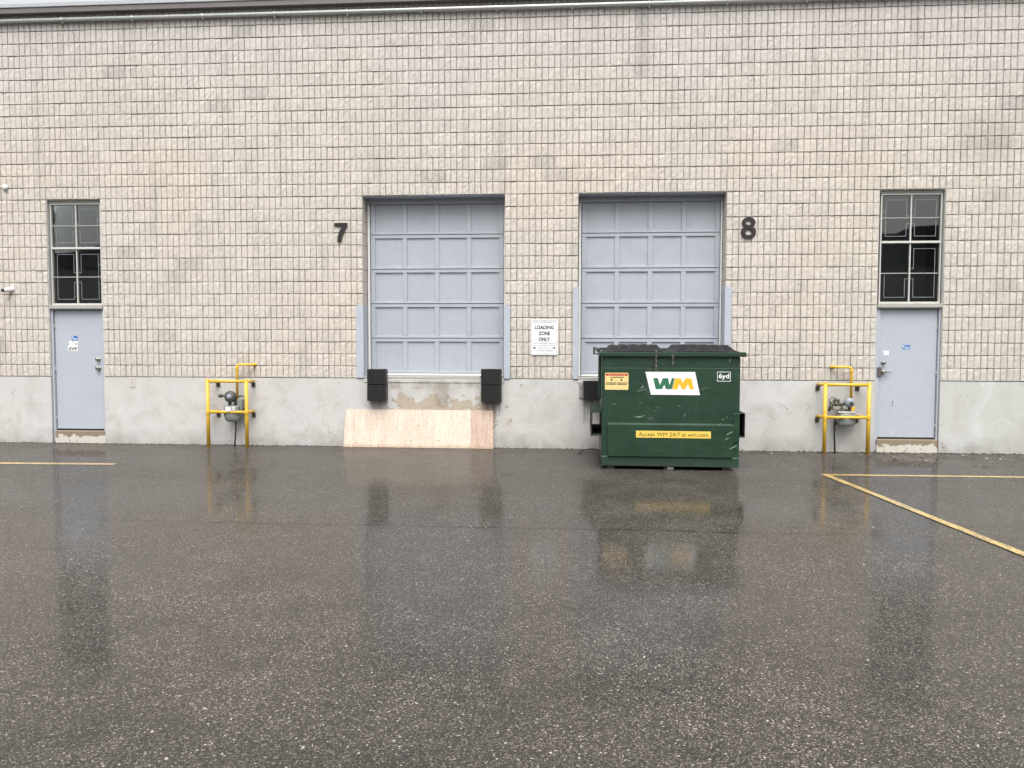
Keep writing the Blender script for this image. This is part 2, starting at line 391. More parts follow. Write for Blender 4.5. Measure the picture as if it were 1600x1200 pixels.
def m_plywood(name, a, b_, seed):
    t = NT(name); v = t.vmath('ADD', t.obj, (seed * 3.1, 0, seed))
    g = t.noise(1, 5, .6, t.vmath('MULTIPLY', v, (55, 8, 2.2)), .6)
    w = t.noise(1, 3, .5, t.vmath('MULTIPLY', v, (9, 4, 1.0)))
    c = t.mix(t.ramp(g, (.35, 0.0), (.7, 1.0)), a, b_)
    c = t.mix(t.math('MULTIPLY', t.ramp(w, (.4, 0.0), (.65, 1.0)), .35), c, b_)
    fl = t.noise(1, 4, .7, t.vmath('MULTIPLY', v, (26, 8, 17)), 1.5)
    c = t.mix(t.math('MULTIPLY', t.ramp(fl, (.50, 0.0), (.66, 1.0)), .55), c, tuple(x * .62 for x in b_))
    c = t.mix(t.math('MULTIPLY', t.ramp(fl, (.30, 1.0), (.42, 0.0)), .40), c, tuple(min(1, x * 1.15) for x in a))
    kn = t.vor(8.5, t.vmath('MULTIPLY', v, (1.25, 1, .75)))
    k = t.math('MULTIPLY', t.ramp(kn.outputs['Distance'], (.055, 1.0), (.16, 0.0)), t.ramp(t.xyz(kn.outputs['Color'])[0], (.45, 0.0), (.6, 1.0)))
    c = t.mix(t.math('MULTIPLY', k, .8), c, (.26, .155, .09))
    low = t.node('ShaderNodeMapRange', {0: t.math('ADD', t.xyz(t.obj)[2], t.math('MULTIPLY', t.math('SUBTRACT', t.noise(8, 4), .5), .10)), 1: .07, 2: .0}).outputs[0]
    c = t.mix(t.math('MULTIPLY', low, .6), c, (.33, .22, .12))
    return t.out(c, .62, t.bump(g, .15, .004), spec=.3)

def m_dumpster():
    t = NT('green_dumpster_paint'); v = t.obj
    n = t.noise(2.0, 5, .6, v); f = t.noise(26, 4, .65, v)
    c = t.mix(t.ramp(n, (.3, 0.0), (.7, 1.0)), (.0075, .0285, .0148), (.0125, .0415, .0220))
    st = t.noise(1, 4, .6, t.vmath('MULTIPLY', v, (9, 9, .7)))
    c = t.mix(t.math('MULTIPLY', t.ramp(st, (.52, 0.0), (.72, 1.0)), .30), c, (.032, .045, .036))
    # scuffs: broad rubbed patches and short bare scratches
    sc = t.noise(1, 6, .75, t.vmath('MULTIPLY', v, (5, 5, 16)), 1.2)
    zone = t.ramp(t.noise(1.6, 2, .5, t.vmath('ADD', v, (3.7, 1.2, .4))), (.50, 0.0), (.60, 1.0))
    c = t.mix(t.math('MULTIPLY', t.math('MULTIPLY', t.ramp(sc, (.585, 0.0), (.64, 1.0)), zone), .55), c, (.10, .115, .10))
    rust = t.math('MULTIPLY', t.ramp(t.noise(1, 6, .75, t.vmath('MULTIPLY', t.vmath('ADD', v, (5, 2, 8)), (7, 7, 11))), (.655, 0.0), (.69, 1.0)), zone)
    c = t.mix(t.math('MULTIPLY', rust, .7), c, (.085, .045, .028))
    low = t.node('ShaderNodeMapRange', {0: t.xyz(v)[2], 1: .22, 2: .0}).outputs[0]
    c = t.mix(t.math('MULTIPLY', t.math('MULTIPLY', low, f), .6), c, (.06, .06, .05))
    return t.out(c, t.math('ADD', .33, t.math('MULTIPLY', f, .22)), t.bump(t.math('ADD', t.noise(3.2, 3, .5, v), t.math('MULTIPLY', f, .06)), .42, .035), spec=.4)

def flat(name, col, rough=.5, metallic=0.0, spec=.5):
    t = NT(name); n = t.noise(14, 4, .6)
    return t.out(t.mix(n, tuple(x * .86 for x in col), tuple(min(1, x * 1.06) for x in col)), rough, None, metallic, spec)

M = dict(
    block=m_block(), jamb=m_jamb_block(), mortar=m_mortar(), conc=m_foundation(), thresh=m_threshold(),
    asphalt=m_asphalt(), line=m_line('worn_yellow_line_paint', (.62, .43, .13)), glass=m_glass(),
    door=paint('blue_grey_door_paint', (.375, .405, .455), .40, .06, (.22, .22, .23), .18, 1.6),
    bay=paint('blue_grey_bay_door_paint', (.348, .375, .418), .45, .09, (.17, .17, .18), .20, 3.5),
    guard=paint('pale_blue_steel_paint', (.39, .425, .485), .42, .08, (.20, .13, .09), .35, 5),
    frame_wh=paint('weathered_white_frame', (.50, .495, .47), .5, .10, (.25, .22, .18), .35, 6),
    frame_gr=paint('grey_steel_frame', (.34, .335, .31), .5, .12, (.15, .13, .10), .35, 6),
    tape=flat('silver_foil_tape', (.25, .26, .27), .5, .2),
    flash=paint('brown_flashing', (.135, .118, .118), .45, .12, (.06, .05, .05), .3, 3),
    coping=paint('pale_grey_coping', (.36, .38, .40), .4, .08, (.15, .15, .15), .25, 2),
    galv=paint('galvanised_pipe', (.50, .53, .51), .42, .10, (.22, .22, .20), .3, 7, .35),
    rubber=paint('black_laminated_rubber', (.007, .007, .007), .6, .2, (.03, .028, .026), .25, 12, 0, .2),
    steel=paint('grimy_steel_plate', (.34, .33, .31), .5, .15, (.11, .06, .04), .6, 14, .4),
    dark_steel=paint('dark_bracket_steel', (.10, .095, .09), .55, .2, (.10, .05, .03), .5, 16, .3),
    yellow=paint('yellow_safety_paint', (.66, .40, .035), .42, .10, (.30, .17, .05), .35, 9),
    meter=paint('grey_meter_paint', (.185, .20, .20), .45, .12, (.10, .10, .09), .4, 15),
    meter_dark=paint('dark_meter_fittings', (.055, .06, .055), .5, .25, (.03, .025, .02), .5, 20),
    valve=paint('corroded_valve_metal', (.13, .125, .095), .6, .3, (.04, .03, .02), .6, 24, .3), regul=paint('pale_regulator_paint', (.24, .265, .31), .42, .15, (.1, .1, .1), .3, 20),
    black=flat('black_plastic', (.015, .015, .016), .5),
    lid=paint('black_lid_plastic', (.012, .0125, .0145), .55, .2, (.05, .05, .05), .25, 6, 0, .1),
    white=flat('white_enamel', (.74, .75, .75), .4), ink=flat('black_ink', (.02, .02, .022), .5),
    brown=flat('dark_brown_enamel', (.013, .008, .007), .45), blue=flat('blue_sticker', (.045, .16, .42), .4),
    dgreen=m_dumpster(), lgreen=flat('logo_green', (.022, .130, .065), .4), gold=flat('logo_gold', (.74, .41, .02), .4),
    lblyel=flat('yellow_label', (.74, .50, .085), .4), lblyel2=flat('pale_yellow_label', (.70, .53, .22), .45), red=flat('faded_red_print', (.62, .17, .09), .5),
    chain=paint('rusty_chain', (.24, .21, .18), .5, .2, (.12, .06, .03), .6, 30, .6),
    knob=flat('worn_nickel', (.40, .40, .37), .28, .9), inside=flat('dim_interior', (.10, .10, .10), .9),
    ply1=m_plywood('pale_plywood_veneer', (.67, .585, .50), (.51, .415, .33), 1), ply2=m_plywood('cream_plywood_veneer', (.67, .59, .50), (.55, .46, .37), 2),
    ply3=m_plywood('pinkish_plywood_veneer', (.56, .445, .375), (.42, .30, .235), 5), core=flat('plywood_core', (.42, .28, .16), .7),
    dgreen_in=flat('pocket_dark_inside', (.012, .02, .015), .7), dgl=flat('scraped_paint', (.17, .20, .175), .5),
    pane_fill=flat('pale_pane_brightener', (.55, .53, .50), .9), hill=flat('grey_brick', (.42, .41, .41), .9), roofdk=flat('dark_roofing', (.13, .13, .135), .9), tarp=flat('seal_white', (.70, .71, .70), .45),
)

M['lid'].node_tree.nodes['Principled BSDF'].inputs['Specular IOR Level'].default_value = .22
# ------------------------------------------------------------------ ground
bm = bmesh.new()
vs_ = [bm.verts.new(p) for p in ((-300, -300, 0), (300, -300, 0), (300, 300, 0), (-300, 300, 0))]; bm.faces.new(vs_)
obj('ground', bm, M['asphalt'], kind='structure')

def strip(name, pts, label):
    bm = bmesh.new(); n = 24; A, B = [], []
    (ax, ay), (bx, by), (cx, cy), (dx, dy) = pts       # edge a-b, edge d-c
    for i in range(n + 1):
        f = i / n; j = lambda: random.uniform(-.006, .006)
        A.append(bm.verts.new((ax + (bx - ax) * f, ay + (by - ay) * f + j(), .004))); B.append(bm.verts.new((dx + (cx - dx) * f, dy + (cy - dy) * f + j(), .004)))
    for i in range(n): bm.faces.new((A[i], A[i + 1], B[i + 1], B[i]))
    bmesh.ops.recalc_face_normals(bm, faces=bm.faces)
    for f in bm.faces:
        if f.normal.z < 0: f.normal_flip()
    o = obj(name, bm, M['line'], kind='structure'); o['label'] = label; return o
strip('parking_line', [(-12, -2.50), (-6.47, -2.30), (-6.51, -2.16), (-12, -2.33)], 'yellow painted line in front of the door with the SVP notice')
strip('parking_line', [(3.50, -2.345), (11.5, -2.27), (11.5, -2.14), (3.42, -2.235)], 'yellow painted line parallel to the wall before the right door')
bm = bmesh.new(); A, B = [], []
for i in range(31):
    f = i / 30; x = 3.43 + .325 * f * 1.35; y = -2.25 - 3.96 * f * 1.35
    A.append(bm.verts.new((x - .046 + random.uniform(-.004, .004), y, .008))); B.append(bm.verts.new((x + .046 + random.uniform(-.004, .004), y, .008)))
for i in range(30): bm.faces.new((A[i], A[i + 1], B[i + 1], B[i]))
for f in bm.faces:
    f.normal_update()
    if f.normal.z < 0: f.normal_flip()
o = obj('parking_line', bm, M['line'], kind='structure'); o['label'] = 'long worn yellow stall line running out from the wall towards the viewer'

# ------------------------------------------------------------------ building
Z0, CH, NR = 1.165, .2032, 31
ROWZ = [Z0 + CH * i for i in range(NR + 1)]; ZT = ROWZ[15]
BP = [(-14.08, -60), (-9.0, -10), (-8.03, 0), (-3.45, 46), (-1.06, 70), (.155, 82), (2.54, 106), (4.94, 130), (5.95, 140), (11.03, 190)]
def RX(i): return float(np.interp(i, [b for _, b in BP], [a for a, _ in BP]))
OPEN = [(-10, 0), (46, 70), (82, 106), (130, 140)]     # the two doors and the two loading bays, in rib counts
building = thing('industrial_building', 'beige ribbed block industrial building with two loading bays and two entry doors', 'building', (0, 0, 0))

def block_arrays(nrib, seed):
    r = np.random.default_rng(seed); p = .1016
    xs, xd = [], []
    gd = [r.choice([.0118, .014, .016, .018, .020, .022]) for _ in range(nrib + 1)]; gd[0] = gd[-1] = .024
    for k in range(nrib):
        a = .0036 if k == 0 else .0028; b = .0036 if k == nrib - 1 else .0028
        da, db = gd[k], gd[k + 1]
        xs += [k * p + a, k * p + .0098, k * p + .0508 + r.uniform(-.012, .012), (k + 1) * p - .0098, (k + 1) * p - b]
        xd += [da, .0022, 0, .0022, db]
    zs = [.0020, .0080, .055, .105, .150, .1930, .2012]; zd = [.015, .0018, 0, 0, 0, .0030, .016]
    V = []
    for j, z in enumerate(zs):
        for i, x in enumerate(xs):
            d = math.hypot(xd[i], zd[j]); inner = 0 < j < 6 and i % 5 in (1, 2, 3)
            jt = r.uniform(-.0042, .0040) if inner else r.uniform(-.001, .001)
            jz = r.uniform(-.0035, .0025) if j >= 5 else r.uniform(-.0015, .0015)
            jx = r.uniform(-.0018, .0018)
            if j >= 5: jz -= (r.uniform(.001, .005) if r.random() < .65 else r.uniform(.006, .012)) if i % 5 in (0, 4) else (r.uniform(0, .003) if i % 5 in (1, 3) else 0)
            V.append((x + jx, max(-.006, d + jt), z + jz))
    nx = len(xs); F = []
    for j in range(len(zs) - 1):
        for i in range(nx - 1):
            a = j * nx + i; F.append((a, a + 1, a + nx + 1, a + nx))
    return np.array(V), np.array(F)

FULL = [block_arrays(4, 100 + i) for i in range(9)]; HALF = [block_arrays(2, 200 + i) for i in range(4)]
def to_mesh(name, V, F, mat):
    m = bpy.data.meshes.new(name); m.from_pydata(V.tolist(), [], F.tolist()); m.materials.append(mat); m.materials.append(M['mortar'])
    d = V[F][:, :, 1].min(axis=1)                      # groove floors get the darker mortar colour, painting in the shade of their depth
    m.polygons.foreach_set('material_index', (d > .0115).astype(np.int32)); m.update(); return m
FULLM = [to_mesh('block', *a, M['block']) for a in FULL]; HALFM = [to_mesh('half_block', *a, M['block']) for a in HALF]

slots = []
for r in range(NR):
    solid, lo = [], -60
    if r < 15:
        for a, b in OPEN: solid.append((lo, a)); lo = b
    solid.append((lo, 190))
    for a, b in solid:
        i = a
        while i < b:
            nxt = i + 4 - ((i - 2 * (r % 2)) % 4); nxt = min(nxt, b)
            slots.append((r, i, nxt)); i = nxt
def near(s):
    x = (RX(s[1]) + RX(s[2])) / 2; z = ROWZ[s[0]] + .1
    vis = -9.6 < x < 7.1 and s[2] - s[1] == 4 and not (-.55 < x < -.25 and 1.6 < z < 2.1)
    return (0 if vis else 1, (x / 1.0) ** 2 + 12.76 ** 2 + (z - 1.7) ** 2)
slots.sort(key=near)
def bed(): return random.uniform(-.0035, .0035), random.uniform(-.0012, .0012), random.choice([.986, .992, .997, 1.001, 1.004])
bm = bmesh.new()
def wallbox(x0, x1, z0, z1): box(bm, x0, x1, .026, .20, z0, z1)
lo = -60
for a, b in OPEN: wallbox(RX(lo) + .008, RX(a) - .008, Z0, ZT); lo = b
wallbox(RX(lo) + .008, RX(190), Z0, ZT)
# intermediate solid parts start .004 m clear of each opening on both sides
wallbox(RX(-60), RX(190), ZT, ROWZ[-1])
wall = obj('block_wall', bm, M['mortar'], building)
rest_v, rest_f, off = [], [], 0
for k, (r, a, b) in enumerate(slots):
    n = b - a; x0, x1 = RX(a), RX(b); sx = (x1 - x0) / (n * .1016)
    if k < 300 and n == 4:
        o = bpy.data.objects.new('block', random.choice(FULLM)); link(o); o.parent = wall
        jy, jz, kz = bed(); o.location = (x0, jy, ROWZ[r] + jz); o.scale = (sx, 1, kz)
    else:
        V, F = random.choice(FULL if n == 4 else HALF) if n in (2, 4) else block_arrays(n, 300 + n)
        jy, jz, kz = bed(); rest_v.append(V * (sx, 1, kz) + (x0, jy, ROWZ[r] + jz)); rest_f.append(F + off); off += len(V)
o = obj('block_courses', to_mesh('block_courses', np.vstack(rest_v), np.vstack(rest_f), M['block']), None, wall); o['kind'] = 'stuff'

# smooth block ends lining the bay and door reveals
def reveals(x, side, y1, rows):
    for r in rows:
        s = (x - .16, x - .001) if side < 0 else (x + .001, x + .16)
        obj('jamb_block', nb(s[0], s[1], .0245, y1, ROWZ[r] + .003, ROWZ[r + 1] - .003, bevel=.003), M['jamb'], building)
reveals(-3.45, -1, .34, range(0, 15)); reveals(-1.06, 1, .34, range(0, 15)); reveals(.155, -1, .34, range(0, 15)); reveals(2.54, 1, .34, range(0, 15))

# foundation
bm = bmesh.new()
prism(bm, [(-14.08, -.02), (-9.0, -.02), (-9.0, Z0 - .006), (-14.08, Z0 - .006)], .006, .30)
prism(bm, [(-8.03, -.02), (4.94, -.02), (4.94, Z0 - .006), (2.54, Z0 - .006), (2.54, 1.088), (.155, 1.088), (.155, Z0 - .006), (-1.06, Z0 - .006),
           (-1.06, 1.088), (-3.45, 1.088), (-3.45, Z0 - .006), (-8.03, Z0 - .006)], .006, .30)
prism(bm, [(5.95, -.02), (11.03, -.02), (11.03, Z0 - .006), (5.95, Z0 - .006)], .006, .30)
found = obj('foundation_wall', bm, M['conc'], building)
obj('exposed_rib', nb(-7.575, -7.525, -.002, .02, .975, 1.155, bevel=.004), M['block'], found)
obj('exposed_rib', nb(-7.520, -7.472, -.003, .02, .978, 1.155, bevel=.004), M['block'], found)
# small broken patches of render right of the first bay
for (x, z, s) in ((-.99, .46, .075), (-1.02, .70, .04), (-.78, 1.06, .035), (-1.04, .30, .06), (6.03, .10, .035), (6.00, .165, .022), (6.07, .055, .03), (-8.98, .13, .0)):
    if s == 0: continue
    bmx = bmesh.new(); pl = [(x + s * random.uniform(.6, 1.1) * math.cos(t), z + .8 * s * random.uniform(.6, 1.1) * math.sin(t)) for t in np.linspace(0, 2 * math.pi, 10)[:-1]]
    prism(bmx, pl, .0025, .02); obj('broken_patch', bmx, M['mortar'], found)

# shell of the building behind the front wall
bm = bmesh.new()
box(bm, -14.08, -13.8, .31, 16, 0, 7.38); box(bm, 10.75, 11.03, .31, 16, 0, 7.38); box(bm, -13.79, 10.74, 15.7, 16, 0, 7.38)
box(bm, -14.08, 11.03, .31, 16, 7.39, 7.44)
obj('roof_and_rear_walls', bm, M['inside'], building)
bm = nb(-13.7, 10.7, .36, 15.6, .01, .2); obj('interior_floor', bm, M['inside'], building)

# roof edge
roof = obj('roof_edge', nb(-14.2, 11.15, -.135, .36, 7.402, 7.478, bevel=.008), M['coping'], building)
obj('flashing', nb(-14.2, 11.15, -.118, .10, 7.314, 7.399, bevel=.004), M['flash'], roof)
for x in np.arange(-13.0, 11, 3.05):
    obj('flashing_joint', nb(x - .03, x + .03, -.1212, -.10, 7.3135, 7.3985, bevel=.001), M['flash'], roof)

# loading bays
SEC = [1.237, 1.839, 2.429, 3.017, 3.601, 4.19]
def bay(xl, xr, label):
    d = bpy.data.objects.new('overhead_door', None); link(d); d.parent = building; d['label'] = label
    x0, x1 = xl + .062, xr - .042; W = x1 - x0; Y = .30; st = .078; pw = (W - 5 * st) / 4
    pl = [x0 + st + i * (pw + st) for i in range(4)]
    for s in range(5):
        z0, z1 = SEC[s] + .003, SEC[s + 1] - .003; zb, zt = z0 + .040, z1 - .055
        bm = bmesh.new()
        box(bm, x0, x1, Y, Y + .04, z0, zb - .001, bevel=.003); box(bm, x0, x1, Y + .0005, Y + .04, zt + .001, z1, bevel=.003)
        for i in range(5):
            sx0 = x0 + i * (pw + st); box(bm, sx0, sx0 + st, Y + .001, Y + .04, zb - .0005, zt + .0005, bevel=.002)
        # lap rail shadow line
        box(bm, x0 + .004, x1 - .004, Y - .006, Y, z0 + .006, z0 + .018, bevel=.002)
        so = obj('door_section', bm, M['bay'], d)
        for x in pl:
            bmp = nb(x - .004, x + pw + .004, Y + .024, Y + .036, zb - .004, zt + .004)
            mo = obj('door_panel', bmp, M['bay'], d)
    obj('bottom_seal', nb(x0, x1, Y - .012, Y + .05, 1.199, 1.234, bevel=.005), M['tarp'], d)
    for a, b in ((xl + .012, xl + .050), (xr - .034, xr - .008)):
        obj('door_track', nb(a, b, Y - .025, Y + .06, 1.195, 4.115, bevel=.003), M['tarp'], d)
    bm = bmesh.new(); box(bm, xl + .002, xr - .002, .262, .36, 4.118, 4.2, bevel=.003); obj('door_header', bm, M['bay'], d)
    bm = bmesh.new(); box(bm, xl - .10, xr + .10, .0215, .34, ZT - .011, ZT - .0012, bevel=.002)
    obj('lintel', bm, M['guard'], building)
    bm = bmesh.new(); box(bm, xl + .003, xr - .003, -.004, .34, 1.091, 1.150, bevel=.005)
    s_ = obj('dock_sill', bm, M['conc'], building)
    obj('sill_edge', nb(xl + .004, xr - .004, .004, .32, 1.152, 1.192, bevel=.004), M['frame_gr'], s_)
    if True:
        obj('door_backing', nb(xl + .03, xr - .02, .345, .36, 1.195, 4.2), M['inside'], d)
    return d
bay(-3.45, -1.06, 'grey overhead door of the bay marked 7, fully in view')
bay(.155, 2.54, 'grey overhead door of the bay marked 8, partly behind the dumpster')

# windows over the entry doors
def window(xl, xr, lab, full_tape):
    w = bpy.data.objects.new('window', None); link(w); w.parent = building; w['label'] = lab
    Y = .10; zb, zt = 2.405, 4.165; fw = .021; xm = (xl + xr) / 2
    bm = bmesh.new()
    box(bm, xl, xl + fw, Y - .03, Y + .05, zb, zt, bevel=.003); box(bm, xr - fw, xr, Y - .03, Y + .05, zb, zt, bevel=.003)
    box(bm, xl + fw + .0005, xr - fw - .0005, Y - .029, Y + .05, zt - .028, zt, bevel=.003); box(bm, xl + fw + .0005, xr - fw - .0005, Y - .029, Y + .05, zb, zb + .03, bevel=.003)
    obj('window_frame', bm, M['frame_wh'], w)
    obj('meeting_rail', nb(xl + .02, xr - .02, Y - .042, Y + .045, 3.369, 3.405, bevel=.004), M['frame_wh'], w)
    for a, b in ((zb + .031, 3.368), (3.406, zt - .029)): obj('mullion', nb(xm - .010, xm + .010, Y - .02, Y + .04, a, b, bevel=.003), M['frame_wh'], w)
    zbars = (2.892, 3.774)
    for z in zbars:
        for a, b in ((xl + fw + .001, xm - .0135), (xm + .0135, xr - fw - .001)): obj('glazing_bar', nb(a, b, Y - .012, Y + .03, z - .007, z + .007, bevel=.002), M['frame_gr'], w)
    rows = ((zb + .03, 2.883), (2.901, 3.362), (3.412, 3.765), (3.783, zt - .028))
    for z0, z1 in rows:
        for a, b in ((xl + fw, xm - .0125), (xm + .0125, xr - fw)): obj('pane', nb(a - .004, b + .004, Y + .006, Y + .0105, z0 - .004, z1 + .004), M['glass'], w)
    # burglar-alarm foil
    def run(pts, wd=.0075):
        bm = bmesh.new()
        for (x0, z0), (x1, z1) in zip(pts, pts[1:]):
            if x0 == x1: box(bm, x0 - wd / 2, x0 + wd / 2, Y + .0038, Y + .0054, min(z0, z1) + wd / 2, max(z0, z1) - wd / 2)
            else: box(bm, min(x0, x1) - wd / 2, max(x0, x1) + wd / 2, Y + .0038, Y + .0054, z0 - wd / 2, z0 + wd / 2)
        obj('alarm_foil', bm, M['tape'], w)
    for si, (z0, z1, zc) in enumerate(((zb + .03, 3.362, 2.892), (3.412, zt - .028, 3.774))):
        t, b_ = z1 - .075, z0 + .075; n0, n1 = zc + .075 - .04 * si, zc - .085; sx = .065
        L = [(xm - .014, n0), (xm - sx, n0), (xm - sx, t), (xl + fw + .07, t), (xl + fw + .07, b_), (xm - sx, b_), (xm - sx, n1), (xm - .014, n1)]
        if not (si == 0 and not full_tape): run(L)
        else: run([(xl + fw + .07, zc - .02), (xl + fw + .07, b_), (xm - sx, b_), (xm - sx, n1), (xm - .014, n1)])
        Rr = [(xm + .014, n0), (xm + sx, n0), (xm + sx, t), (xr - fw - .06, t), (xr - fw - .06, b_), (xm + sx, b_), (xm + sx, n1), (xm + .014, n1)]
        run(Rr)
        e = xr - fw - .06 if full_tape else xl + fw + .07
        if si == 1 or full_tape:
            zz = t - .17
            for q in (zz, zz - .03):
                run([(e + .005, q), (xr - fw - .002, q)] if full_tape else [(xl + fw + .002, q), (e - .005, q)])
    return w
window(-8.985, -8.065, 'tall dark window with silver foil lines above the door with the SVP notice', True)
window(4.985, 5.935, 'tall dark window above the right door, one foil loop partly missing', False)

# entry doors
def entry(xl, xr, hinge_left, label):
    d = obj('entry_door', nb(xl, xr, .088, .13, .243, 2.312, bevel=.003), M['door'], building, label=label)
    return d
def door_frame(ol, orr, xl, xr):
    bm = bmesh.new()
    box(bm, ol + .004, xl - .005, .045, .15, .02, 2.336, bevel=.003); box(bm, xr + .005, orr - .004, .045, .15, .02, 2.336, bevel=.003)
    box(bm, xl - .0045, xr + .0045, .046, .15, 2.317, 2.336, bevel=.002)
    obj('door_frame', bm, M['door'], building)
    obj('transom_bar', nb(ol + .003, orr - .003, -.006, .16, 2.338, 2.402, bevel=.004), M['frame_gr'], building)
    obj('threshold', nb(ol + .045, orr - .006, .012, .25, -.01, .214, bevel=.012, seg=2), M['thresh'], building)
    obj('threshold_gap', nb(xl, xr, .10, .14, .214, .242), M['black'], building)
    bm = bmesh.new(); box(bm, ol - .10, orr + .10, .0215, .30, ZT - .010, ZT - .0012); obj('lintel', bm, M['frame_gr'], building)
    bm = bmesh.new(); box(bm, ol + .003, orr - .003, .06, .16, 4.168, ZT - .012); obj('window_head', bm, M['frame_gr'], building)
    # plastered reveals
    bm = bmesh.new()
    box(bm, ol - .06, ol + .0015, .0205, .30, Z0, ZT - .012); box(bm, orr - .0015, orr + .06, .0205, .30, Z0, ZT - .012)
    obj('plastered_reveal', bm, M['conc'], building)
    obj('added_pane_backing', nb(ol - .3, orr + .3, 1.3, 1.4, .2, 4.6), M['pane_fill'], building)  # added pale board behind the glass, there to brighten the dark lower panes
def hinges(d, x, y=.080):
    for z in (2.02, 1.28, .42):
        bm = bmesh.new(); cyl(bm, (x, y, z - .05), (x, y, z + .05), .010, n=10); obj('hinge', bm, M['frame_gr'], d)
def knobset(d, x, z, r):
    bm = bmesh.new(); lathe(bm, [(r * 1.25, 0), (r * 1.25, -.008), (r * .55, -.012), (r * .5, -.035), (r, -.045), (r * 1.05, -.062), (r * .6, -.075)], (x, .088, z), 'Y', 16)
    return bm
dl = entry(-8.958, -8.078, True, 'pale blue-grey steel door with a torn white SVP notice')
door_frame(-9.0, -8.03, -8.958, -8.078); hinges(dl, -8.962)
obj('handle', knobset(dl, -8.17, 1.31, .034), M['knob'], dl); obj('lock', knobset(dl, -8.17, 1.465, .030), M['knob'], dl)
# torn notice and stickers
bm = bmesh.new(); prism(bm, [(-8.72, 1.60), (-8.555, 1.605), (-8.55, 1.70), (-8.545, 1.775), (-8.60, 1.785), (-8.625, 1.745), (-8.655, 1.79), (-8.70, 1.775), (-8.725, 1.735), (-8.705, 1.72), (-8.728, 1.69)], .0860, .0872)
nt = obj('torn_notice', bm, M['white'], dl)
m = text_mesh('SVP', .145, .062, .03, .0006, 1.15); obj('lettering', m, M['ink'], dl, (-8.637, .0850, 1.643))
bm = bmesh.new(); box(bm, -8.715, -8.70, .0846, .0856, 1.72, 1.74); box(bm, -8.645, -8.625, .0846, .0856, 1.725, 1.735); box(bm, -8.60, -8.56, .0846, .0856, 1.722, 1.738); obj('print_fragment', bm, M['ink'], dl)
obj('blue_sticker', nb(-8.655, -8.548, .0862, .0873, 1.792, 1.872), M['blue'], dl)
bm = bmesh.new(); box(bm, -8.635, -8.555, .0850, .0860, 1.811, 1.823); box(bm, -8.645, -8.63, .0850, .0860, 1.832, 1.862); obj('sticker_print', bm, M['white'], dl)

dr = entry(5.012, 5.915, False, 'blue-grey steel door with a small blue sticker and dark latch guard')
door_frame(4.94, 5.95, 5.012, 5.915); hinges(dr, 5.918)
obj('lock', knobset(dr, 5.085, 1.455, .027), M['knob'], dr)
bm = knobset(dr, 5.082, 1.305, .030); box(bm, 5.082, 5.20, .020, .040, 1.297, 1.318, bevel=.006); obj('handle', bm, M['knob'], dr)
obj('latch_guard', nb(4.975, 5.045, .030, .044, 1.225, 1.385, bevel=.006), M['dark_steel'], dr)
obj('blue_sticker', nb(5.385, 5.500, .0862, .0873, 1.672, 1.742), M['blue'], dr)
bm = bmesh.new(); box(bm, 5.42, 5.49, .0850, .0860, 1.685, 1.697); box(bm, 5.395, 5.41, .0850, .0860, 1.70, 1.735); box(bm, 5.42, 5.475, .0850, .0860, 1.712, 1.716); obj('sticker_print', bm, M['white'], dr)
bm = bmesh.new(); prism(bm, [(5.085, 1.575), (5.13, 1.582), (5.175, 1.572), (5.168, 1.61), (5.176, 1.652), (5.13, 1.645), (5.088, 1.655), (5.095, 1.612)], .0862, .0874); obj('paper_scrap', bm, M['white'], dr)
for (x, z) in ((5.252, .825), (5.245, .77)):
    bm = bmesh.new(); prism(bm, [(x - .008, z - .02), (x + .010, z - .012), (x + .004, z + .022)], .0866, .0876); obj('paint_chip', bm, M['ink'], dr)

# ------------------------------------------------------------------ things on the wall
# conduit along the top
pipe = thing('conduit_pipe', 'pale green-grey pipe running the whole wall just below the roof edge', 'pipe', (-1.5, -.06, 7.20))
bm = bmesh.new(); cyl(bm, (-12.6, 0, .022), (12.6, 0, -.022), .031, n=16); obj('pipe_run', bm, M['galv'], pipe)
for i, x in enumerate(np.arange(-12.0, 12.5, 1.23)):
    bm = bmesh.new(); z = -x * .022 / 12.6
    lathe(bm, [(.034, -.014), (.0375, -.011), (.0375, .011), (.034, .014)], (x, 0, z), 'X', 14); box(bm, x - .012, x + .012, -.004, .062, z - .052, z - .030, bevel=.002)
    obj('pipe_strap', bm, M['galv'], pipe)

# sign
sg = thing('parking_sign', 'white LOADING ZONE ONLY sign on the pier between the loading bays', 'sign', (-.397, -.012, 1.857))
def rrect(w, h, r, n=5):
    pts = []
    for cx, cy, a0 in ((w / 2 - r, h / 2 - r, 0), (-w / 2 + r, h / 2 - r, 90), (-w / 2 + r, -h / 2 + r, 180), (w / 2 - r, -h / 2 + r, 270)):
        for k in range(n + 1):
            a = R(a0 + 90 * k / n); pts.append((cx + r * math.cos(a), cy + r * math.sin(a)))
    return pts
bm = bmesh.new(); prism(bm, rrect(.450, .590, .022), -.002, .004); obj('sign_plate', bm, M['white'], sg)
bm = bmesh.new(); o_ = rrect(.418, .560, .018); i_ = rrect(.410, .552, .015)
A = [bm.verts.new((u, -.0032, v)) for u, v in o_]; B = [bm.verts.new((u, -.0032, v)) for u, v in i_]
A2 = [bm.verts.new((u, -.0018, v)) for u, v in o_]; B2 = [bm.verts.new((u, -.0018, v)) for u, v in i_]
for i in range(len(A)):
    j = (i + 1) % len(A); bm.faces.new((A[i], A[j], B[j], B[i])); bm.faces.new((A2[i], A2[j], A[j], A[i])); bm.faces.new((B[i], B[j], B2[j], B2[i]))
obj('sign_border', bm, M['ink'], sg)
